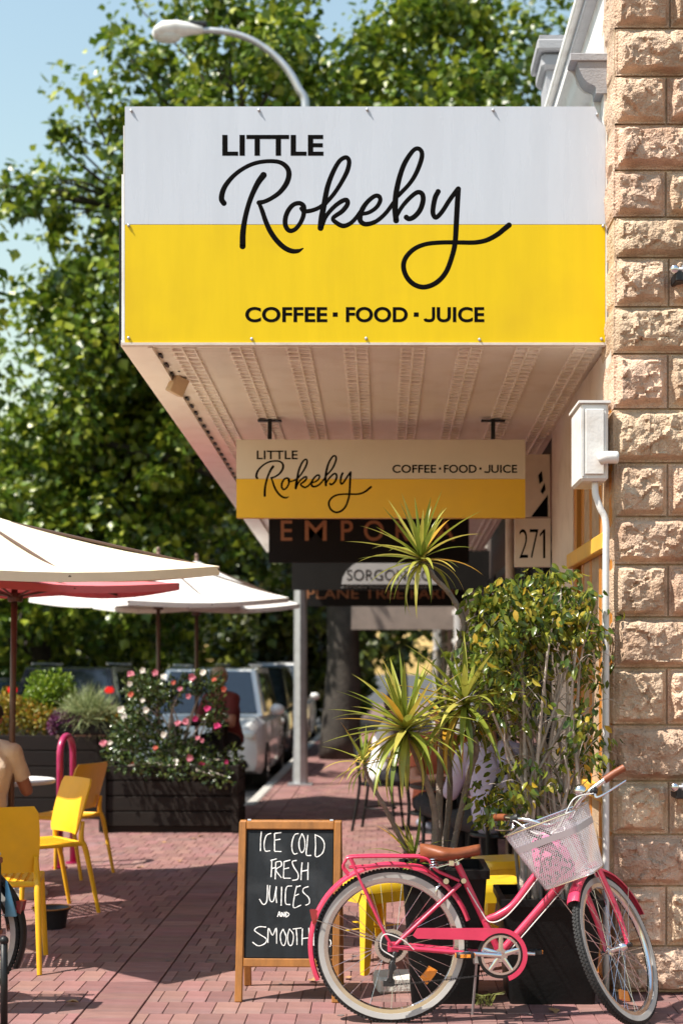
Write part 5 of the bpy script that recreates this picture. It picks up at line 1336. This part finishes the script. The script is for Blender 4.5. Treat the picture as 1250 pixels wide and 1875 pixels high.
def hedge(label, x0, x1, y, h, seed):
    g = np.random.default_rng(seed); ells = [(x0+(x1-x0)*(i+.5)/5+g.normal(0,.15), y+g.normal(0,.2), h*.5, (x1-x0)/7, .9, h*.55*g.uniform(.85,1.15)) for i in range(5)]
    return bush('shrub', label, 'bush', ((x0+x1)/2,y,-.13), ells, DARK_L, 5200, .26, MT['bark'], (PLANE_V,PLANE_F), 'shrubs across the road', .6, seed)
hedge('dark shrub across the road behind the red parasol pole', -12.0,-7.6,34,3.4,31)
hedge('dark shrub across the road behind the roses', -8.0,-3.4,33,3.3,32)
hedge('dark shrub across the road behind the white four wheel drive', -4.2,-.6,42,3.4,33)
hedge('dark shrub across the road at the far left edge', -16.5,-11.8,34,3.6,34)

# ================================================================== cars
WIN = glassmat('car_glass',(.018,.024,.028),.06); HL = M('headlamp',(.75,.75,.70),.12,0,.1,20,coat=.8); RED = bpy.data.materials.new('tail_lamp'); RED.use_nodes = True
_b = RED.node_tree.nodes['Principled BSDF']; _b.inputs['Base Color'].default_value = (.5,.004,.004,1); _b.inputs['Emission Color'].default_value = (1,.004,.004,1); _b.inputs['Emission Strength'].default_value = .5
def car(label, x, y, rz, paint, Wd=1.86, L=4.6, H=1.70, group='cars on the street', tz=1.0, tx=.66):
    """local: front toward -y"""
    t = thing('parked_car', label, 'car', (x,y,-.13), rz, group); w = Wd/2; h = L/2
    def ring(yy, zb, zt, ww, wt, r=.10):
        P = []
        for s,zz,q in ((1,zt,wt),):
            pass
        pts = [(-ww+.04,zb),(-ww,zb+.10),(-ww-.0,(zb+zt)/2),(-wt-.02,zt-r),(-wt+r*.8,zt),(0,zt+.015),(wt-r*.8,zt),(wt+.02,zt-r),(ww,(zb+zt)/2),(ww,zb+.10),(ww-.04,zb)]
        return [(px_,yy,pz_) for px_,pz_ in pts]
    body = MB().loft([ring(-h,.42,.74,w*.80,w*.74),ring(-h+.06,.30,.90,w*.90,w*.84),ring(-h+.30,.24,.99,w*.97,w*.90),ring(-h+1.15,.22,1.06,w,w*.93),ring(0,.22,1.06,w,w*.95),ring(h-.5,.24,1.08,w,w*.94),ring(h-.08,.30,1.02,w*.93,w*.88),ring(h,.42,.95,w*.86,w*.8)])
    body.build('body', paint, t, smooth=35, local=True)
    def gr(yy,z0,ww): return [(-ww,yy,z0),(ww,yy,z0)]
    yb = (-h+1.02,-h+1.72,h-.55,h-.12); zb = 1.045; zt = H
    cab = MB().loft([[(-w*.90,yb[0],zb),(w*.90,yb[0],zb),(w*.72,yb[1],zt-.03),(-w*.72,yb[1],zt-.03)],[(-w*.92,yb[0]+.9,zb),(w*.92,yb[0]+.9,zb),(w*.74,yb[1]+.55,zt),(-w*.74,yb[1]+.55,zt)],[(-w*.90,yb[3]-.2,zb),(w*.90,yb[3]-.2,zb),(w*.73,yb[2]-.1,zt),(-w*.73,yb[2]-.1,zt)],[(-w*.86,yb[3],zb),(w*.86,yb[3],zb),(w*.70,yb[2],zt-.04),(-w*.70,yb[2],zt-.04)]])
    cab.build('cabin', paint, t, smooth=25, local=True)
    def pane(a,b2,c,d,off): 
        P = [Vector(p)+Vector(off) for p in (a,b2,c,d)]; ce = sum(P,Vector())/4
        P = [ce+(p-ce)*.90 for p in P]; return MB().add(P+[p-Vector(off)*2.2 for p in P],[(0,1,2,3),(4,7,6,5),(0,4,5,1),(1,5,6,2),(2,6,7,3),(3,7,4,0)])
    pane((-w*.90,yb[0],zb),(w*.90,yb[0],zb),(w*.72,yb[1],zt-.03),(-w*.72,yb[1],zt-.03),(0,-.012,.010)).build('windscreen', WIN, t, local=True)
    pane((-w*.86,yb[3],zb),(w*.86,yb[3],zb),(w*.70,yb[2],zt-.04),(-w*.70,yb[2],zt-.04),(0,.012,.008)).build('rear_window', WIN, t, local=True)
    for s in (-1,1):
        ym = (yb[1]+yb[2])/2
        pane((s*w*.915,yb[0]+.35,zb+.01),(s*w*.92,ym-.02,zb+.01),(s*w*.745,ym-.02,zt-.05),(s*w*.735,yb[1]+.14,zt-.05),(s*.012,0,.004)).build('side_window', WIN, t, local=True)
        pane((s*w*.92,ym+.02,zb+.01),(s*w*.90,yb[3]-.3,zb+.01),(s*w*.735,yb[2]-.2,zt-.05),(s*w*.745,ym+.02,zt-.05),(s*.012,0,.004)).build('side_window', WIN, t, local=True)
        MB().ball((s*(w+.09),yb[0]+.45,1.13),(.11,.07,.085),12,8).build('mirror', paint, t, smooth=True, local=True)
        MB().box((s*w*.70,-h+.10,.80),(.36,.16,.13),Matrix.Rotation(R(-s*14),4,'Z'),bev=.04).build('headlight', HL, t, smooth=40, local=True)
        MB().box((s*w*tx,h-.04,tz),(.13,.12,.10),bev=.03).build('tail_light', RED, t, smooth=40, local=True)
        for yy in (-h+.85,h-.85):
            wl_ = thing('wheel',None,None); wl_.parent = t; wl_.location = (s*(w-.10),yy,.34)
            MB().lathe([(.21,-.11),(.32,-.11),(.34,-.07),(.34,.07),(.32,.11),(.21,.11),(.21,-.11)],(0,0,0),28,'x').build('tyre', MT['rubber'], wl_, smooth=40, local=True)
            MB().lathe([(.03,s*.09),(.10,s*.07),(.205,s*.10),(.21,s*.0),(.03,s*.0)],(0,0,0),10,'x').build('rim', MT['chrome'], wl_, local=True)
    MB().box((0,-h+.02,.66),(Wd*.52,.08,.20),bev=.03).build('grille', MT['black_paint'], t, local=True)
    MB().box((0,-h+.05,.40),(Wd*.78,.12,.12),bev=.03).build('lower_grille', MT['black_paint'], t, local=True)
    MB().box((0,-h-.03,.50),(.37,.012,.12)).build('number_plate', MT['white_paint'], t, local=True)
    for s in (-1,1): MB().tube([(s*w*.62,yb[1]+.1,zt+.045),(s*w*.62,yb[2]-.1,zt+.045)],.016,8).build('roof_rail', MT['steel'], t, local=True)
    return t
CW = M('car_white',(.78,.78,.77),.25,0,.03,3,coat=.6); CK = M('car_black',(.012,.012,.014),.2,0,.2,3,coat=.7); CB = M('car_blue',(.10,.15,.22),.25,0,.1,3,coat=.6); CD = M('car_dark',(.03,.028,.035),.25,0,.1,3,coat=.6)
car('white SUV parked nose towards the camera behind the roses', -2.62, 22.3, 0, CW, 1.88, 4.6, 1.76)
car('black SUV parked directly behind the white SUV', -2.62, 28.0, 0, CK, 1.9, 4.7, 1.80)
car('white four wheel drive parked behind the black SUV', -2.62, 34.0, 0, CW, 1.9, 4.7, 1.92)
car('dark SUV driving away with red tail lights glowing', -4.92, 24.0, R(180), CD, 1.9, 4.6, 1.78, 'cars on the street', 1.42, .78)
car('blue grey car at the left edge beyond the planters', -7.55, 27.0, R(180), CB, 1.85, 4.4, 1.52)

# ================================================================== people
def person(name_label, root, rz, J, clothes, skin, hair=None, shoes=True, hands=True):
    """J: joints (local, metres). One continuous body skinned over tapered bones, clothing grown from its surface."""
    t = thing('person', name_label, 'person', root, rz)
    V = {k: Vector(v) for k,v in J.items()}
    bones = []   # (a, b, ra, rb, region)
    def bn(a,b,ra,rb,reg): bones.append((Vector(a),Vector(b),ra,rb,reg))
    up = (V['neck']-V['pelvis']).normalized(); side = (V['shl']-V['shr']).normalized(); fwd = side.cross(up).normalized()*-1
    if 'face' in V: fwd = V['face'].normalized()
    ch = V['pelvis'].lerp(V['neck'],.62); wa = V['pelvis'].lerp(V['neck'],.3)
    for s in (-1,1):
        bn(V['pelvis']+side*s*.07,wa+side*s*.06,.115,.105,'torso'); bn(wa+side*s*.055,ch+side*s*.075,.105,.12,'torso')
        bn(ch+side*s*.075,V['neck']-up*.09+side*s*.08,.12,.085,'torso')
    bn(V['neck']-up*.05,V['neck']+up*.04,.062,.055,'neck'); bn(V['neck']+up*.03,V['head']-up*.03,.054,.056,'neck')
    hu = (V['head']-V['neck']).normalized(); f2 = (fwd-hu*fwd.dot(hu)).normalized()
    bn(V['head']+hu*.035-f2*.012,V['head']+hu*.05-f2*.015,.098,.098,'head'); bn(V['head']-hu*.055+f2*.03,V['head']-hu*.075+f2*.045,.062,.048,'face')
    bn(V['head']+f2*.085+hu*.02,V['head']+f2*.112-hu*.022,.012,.016,'face')
    for s in (-1,1): bn(V['head']+side*s*.088-hu*.015-f2*.01,V['head']+side*s*.092+hu*.02-f2*.015,.012,.016,'face')
    for s,c in ((1,'l'),(-1,'r')):
        sh,el,wr = V['sh'+c],V['el'+c],V['wr'+c]
        bn(V['neck']-up*.06+side*s*.05,sh,.07,.062,'torso'); bn(sh,el,.060,.045,'uparm'); bn(el,wr,.043,.028,'forearm')
        hd = (wr-el).normalized(); hs = hd.cross(Vector((0,0,1)))
        hs = hs.normalized() if hs.length > .1 else side
        hn = hs.cross(hd)
        if hands:
            pc = wr+hd*.05
            for q in (-.022,0,.022): bn(wr+hd*.01,pc+hs*q+hd*.03,.020,.017,'hand')
            for i,(q,L) in enumerate(((-.033,.058),(-.011,.072),(.012,.068),(.033,.050))):
                k0 = pc+hs*q+hd*.035; k1 = k0+hd*L*.5-hn*.012; k2 = k1+hd*L*.35-hn*.026; bn(k0,k1,.010,.0095,'hand'); bn(k1,k2,.0095,.008,'hand')
            th = wr+hd*.025-hs*.02*s; bn(th,th-hs*.038*s+hd*.03-hn*.01,.012,.011,'hand'); bn(th-hs*.038*s+hd*.03-hn*.01,th-hs*.045*s+hd*.062-hn*.02,.011,.009,'hand')
        hp_,kn,an,to = V['hip'+c],V['kn'+c],V['an'+c],V['to'+c]
        bn(hp_,hp_.lerp(kn,.5),.098,.083,'thigh'); bn(hp_.lerp(kn,.5),kn,.083,.062,'thigh'); bn(kn,kn.lerp(an,.35),.060,.058,'shin'); bn(kn.lerp(an,.35),an,.058,.036,'shin')
        bn(an-(to-an)*.25,to,.038,.030,'foot')
    m = MB()
    for a,b,ra,rb,_ in bones:
        d = b-a
        if d.length < 1e-4: d = Vector((0,0,1e-3))
        q = d.normalized(); P = [a-q*ra*.85,a-q*ra*.5,a,b,b+q*rb*.5,b+q*rb*.85]; m.tube(P,[ra*.5,ra*.87,ra,rb,rb*.87,rb*.5],10)
    me0 = m.mesh('raw'); tmp = bpy.data.objects.new('raw',me0); COL.objects.link(tmp)
    rm_ = tmp.modifiers.new('r','REMESH'); rm_.mode = 'VOXEL'; rm_.voxel_size = .0095
    sm = tmp.modifiers.new('s','SMOOTH'); sm.factor = .5; sm.iterations = 5
    me = bpy.data.meshes.new_from_object(tmp.evaluated_get(bpy.context.evaluated_depsgraph_get())); bpy.data.objects.remove(tmp)
    me.materials.clear(); n = len(me.vertices); co = np.empty(n*3); me.vertices.foreach_get('co',co); co = co.reshape(-1,3)
    no = np.empty(n*3); me.vertices.foreach_get('normal',no); no = no.reshape(-1,3)
    best = np.full(n,1e9); reg = np.zeros(n,int)
    for i,(a,b,ra,rb,_) in enumerate(bones):
        A = np.array(a); D = np.array(b)-A; L2 = max(D@D,1e-9); tt = np.clip((co-A)@D/L2,0,1); dist = np.linalg.norm(co-(A+tt[:,None]*D),axis=1)-(ra+(rb-ra)*tt)
        u_ = dist < best; best[u_] = dist[u_]; reg[u_] = i
    names = np.array([b[4] for b in bones])[reg]
    me.polygons.foreach_set('use_smooth',np.ones(len(me.polygons),bool))
    body = link('body',me,skin,t)
    faces = [tuple(p.vertices) for p in me.polygons]
    def grow(nm, mask, mt, off, wob=.004):
        keep = [f for f in faces if all(mask[v] for v in f)]
        if not keep: return
        ids = sorted({v for f in keep for v in f}); mp_ = {v:i for i,v in enumerate(ids)}
        vs = [tuple(co[v]+no[v]*(off+wob*noise.noise(Vector(co[v])*14))) for v in ids]
        mm = bpy.data.meshes.new(nm); mm.from_pydata(vs,[],[tuple(mp_[v] for v in f) for f in keep]); mm.polygons.foreach_set('use_smooth',np.ones(len(keep),bool))
        link(nm,mm,mt,body)
    for nm,regs,mt,off,fn in clothes:
        mask = np.isin(names,regs)
        if fn is not None: mask &= fn(co)
        grow(nm,mask,mt,off,.006)
    if hair is not None:
        H = np.array(V['head']); f_ = np.array(f2); h_ = np.array(hu); rel = co-H
        mask = np.isin(names,['head']) & ((rel@h_ > (.075 if hair == MT['hair_grey'] else .045)) | (rel@f_ < -.01))
        grow('hair',mask,hair,.010,.008)
    if shoes: grow('shoe',np.isin(names,['foot']),MT['shoe'],.008,0)
    for s in (-1,1):
        link('eye',MB().ball(V['head']+side*s*.032+f2*.083+hu*.012,.011,10,8).mesh('eye',True),M('eye_'+str(rnd.random()),(.05,.04,.04),.2),body)
    link('mouth',MB().ball(V['head']+f2*.088-hu*.062,(.022,.012,.006),10,6).mesh('mouth',True),M('lip_'+str(rnd.random()),(.35,.10,.08),.5),body)
    return t
def seated(seat=.47, lean=.08, arms='table', legs=0, th=.74, turn=0):
    """facing -y"""
    J = dict(pelvis=(0,0,seat+.10),neck=(0,-lean,seat+.62),head=(0,-lean-.03,seat+.76),shl=(.185,-lean*.9,seat+.545),shr=(-.185,-lean*.9,seat+.545),
      hipl=(.09,-.03,seat+.085),hipr=(-.09,-.03,seat+.085),knl=(.13,-.46,seat+.06),knr=(-.13,-.46,seat+.06),anl=(.13,-.42-legs,.085),anr=(-.13,-.42-legs,.085),tol=(.14,-.57-legs,.035),tor=(-.14,-.57-legs,.035),face=(0,-1,-.15))
    if arms == 'table': J.update(ell=(.25,-lean-.10,seat+.27),elr=(-.25,-lean-.10,seat+.27),wrl=(.12,-lean-.33,th+.035),wrr=(-.12,-lean-.33,th+.035))
    elif arms == 'down': J.update(ell=(.25,-.02,seat+.26),elr=(-.25,-.02,seat+.26),wrl=(.17,-.24,seat+.19),wrr=(-.17,-.24,seat+.19))
    return J
TOP = ['torso','uparm']; TEE = lambda J: None
def cut(J, frac):
    """short sleeves: keep cloth on the upper part of each upper arm"""
    a = [(np.array(J['sh'+c]),np.array(J['el'+c])) for c in 'lr']
    def f(co):
        ok = np.ones(len(co),bool)
        for s,e in a:
            d = e-s; tt = (co-s)@d/(d@d); near_ = np.linalg.norm(co-(s+np.clip(tt,0,1)[:,None]*d),axis=1) < .09
            ok &= ~(near_ & (tt > frac))
        return ok
    return f
PANTS = ('trousers',['thigh','shin'],MT['denim_dark'],.010,None)
J1 = seated(.46,.16,'table',0,.76)
person('seated person in sand coloured T-shirt at the left edge', (-2.79,9.82,0), face(.1,.99), J1, [('tshirt',TOP,MT['shirt_tan'],.014,cut(J1,.68)),PANTS], MT['skin_tan'], MT['hair_dark'])
J2 = seated(.72,.14,'table',-.10,1.02); J2['anl'] = (.13,-.34,.30); J2['anr'] = (-.13,-.34,.30); J2['tol'] = (.14,-.48,.27); J2['tor'] = (-.14,-.48,.27)
person('grey haired man in maroon T-shirt seated at the bar table', (-1.74,16.05,0), face(-.55,-.8), J2, [('tshirt',TOP,MT['shirt_maroon'],.014,cut(J2,.7)),PANTS], MT['skin'], MT['hair_grey'])
J3 = seated(.46,.12,'table',.05,.74)
person('seated person in white top and dark trousers on a black chair', (-.02,14.1,0), face(.96,-.25), J3, [('top',TOP+['forearm'],MT['shirt_white'],.014,None),PANTS], MT['skin'], MT['hair_dark'])
J4 = seated(.46,.16,'table',0,.74)
person('person in lavender shirt seated behind the ficus, back turned', (.80,9.75,0), face(-.35,.94), J4, [('shirt',TOP+['forearm'],MT['shirt_lav'],.016,None),PANTS], MT['skin'], MT['hair_dark'])
J5 = seated(.46,.12,'table',0,.74)
person('person in coral top glimpsed between the dracaena stems', (.42,11.2,0), face(.3,-.95), J5, [('top',TOP,MT['shirt_coral'],.014,cut(J5,.7)),PANTS], MT['skin'], MT['hair_dark'])
# seats and tables for them
def wood_chair(label, x, y, rz):
    t = thing('bentwood_chair', label, 'chair', (x,y,0), rz, 'black bentwood chairs')
    MB().lathe([(0,.445),(.20,.445),(.205,.455),(.20,.47),(0,.468)],(0,0,0),28).build('seat', MT['black_paint'], t, smooth=40, local=True)
    for s in (-1,1):
        MB().tube([(s*.15,-.15,.45),(s*.18,-.19,0)],[.016,.012],8).build('leg', MT['black_paint'], t, local=True)
        MB().tube(crom([(s*.19,.24,0),(s*.165,.17,.45),(s*.17,.20,.70),(s*.12,.235,.86)],5),.015,8).build('leg', MT['black_paint'], t, local=True)
    MB().tube(crom([(-.12,.235,.86),(-.06,.25,.90),(.06,.25,.90),(.12,.235,.86)],5),.015,8).build('back_hoop', MT['black_paint'], t, smooth=True, local=True)
    MB().tube(crom([(-.08,.18,.46),(-.085,.20,.68),(0,.235,.80),(.085,.20,.68),(.08,.18,.46)],6),.011,8).build('inner_hoop', MT['black_paint'], t, smooth=True, local=True)
    MB().tube([(.155*math.cos(a),.155*math.sin(a),.22) for a in np.linspace(0,6.283,25)],.008,6).build('ring_stretcher', MT['black_paint'], t, smooth=True, local=True)
    return t
wood_chair('black bentwood chair under the person in white', -.02,14.1,face(.96,-.25))
wood_chair('black bentwood chair under the person in lavender', .80,9.75,face(-.35,.94))
wood_chair('black bentwood chair under the person in coral', .42,11.2,face(.3,-.95))
cafe_table('dark cafe table between the lavender and coral diners', .52,10.5,.32,.74,MT['dark_metal'],MT['dark_metal'])
cafe_table('dark cafe table in front of the person in white', .58,13.9,.32,.74,MT['dark_metal'],MT['dark_metal'])
bt = thing('bar_table','tall dark bar table in front of the grey haired man','table',(-1.95,15.6,0))
MB().box((-2.0,15.55,1.0),(.62,.5,.035),bev=.006).build('table_top', MT['dark_timber'], bt)
for xx in (-2.26,-1.74):
    for yy in (15.35,15.75): MB().box((xx,yy,.49),(.05,.05,.98)).build('leg', MT['dark_timber'], bt)
bst = thing('bar_stool','dark bar stool under the grey haired man','stool',(-1.74,16.05,0))
MB().lathe([(0,.69),(.17,.69),(.175,.71),(.16,.725),(0,.725)],(-1.74,16.05,0),24).build('seat', MT['dark_timber'], bst, smooth=40)
for a in range(4): MB().tube([(-1.74+.11*math.cos(R(45+90*a)),16.05+.11*math.sin(R(45+90*a)),.69),(-1.74+.2*math.cos(R(45+90*a)),16.05+.2*math.sin(R(45+90*a)),0)],.016,8).build('leg', MT['dark_timber'], bst)
MB().tube([(-1.74+.17*math.cos(a),16.05+.17*math.sin(a),.27) for a in np.linspace(0,6.283,25)],.009,6).build('foot_ring', MT['dark_metal'], bst, smooth=True)

# ================================================================== dry leaves dropped on the paving
DRY = M('dry_leaf',(.36,.20,.09),.9,0,.3,30)
dlm = MB().add([(x,y,z*1.5+.1) for x,y,z in PLANE_V],PLANE_F).mesh('dry_leaf',True,None,False); dlm.materials.append(DRY)
spots = [(373,1532),(352,1538),(298,1545),(190,1548),(330,1578),(262,1590),(420,1600),(560,1540),(575,1800),(1010,1850),(640,1795),(120,1840)]
dlabels = ['dry brown leaf at the foot of the rose planter, right of its middle','dry brown leaf just left of another below the rose planter','dry brown leaf on the sunny paving below the rose planter middle','dry brown leaf near the left corner of the rose planter','dry brown leaf between the rose planter and parasol shadow','dry brown leaf left of the parasol shadow edge','dry brown leaf behind the top left of the chalkboard','dry brown leaf behind the top of the chalkboard','dry brown leaf under the chalkboard','dry brown leaf in front of the ficus pot','dry brown leaf beside the rear bicycle wheel','dry brown leaf on the paving at the bottom left']
for i,(x,y) in enumerate(spots):
    o = link('dry_leaf', dlm, None); q = G(x,y); o.location = (q.x,q.y,.006); s_ = rnd.uniform(.04,.075); o.scale = (s_,s_,s_); o.rotation_euler = (rnd.uniform(-.2,.2),rnd.uniform(-.2,.2),rnd.uniform(0,6.28))
    tag(o,dlabels[i],'leaf','dry leaves on the paving')
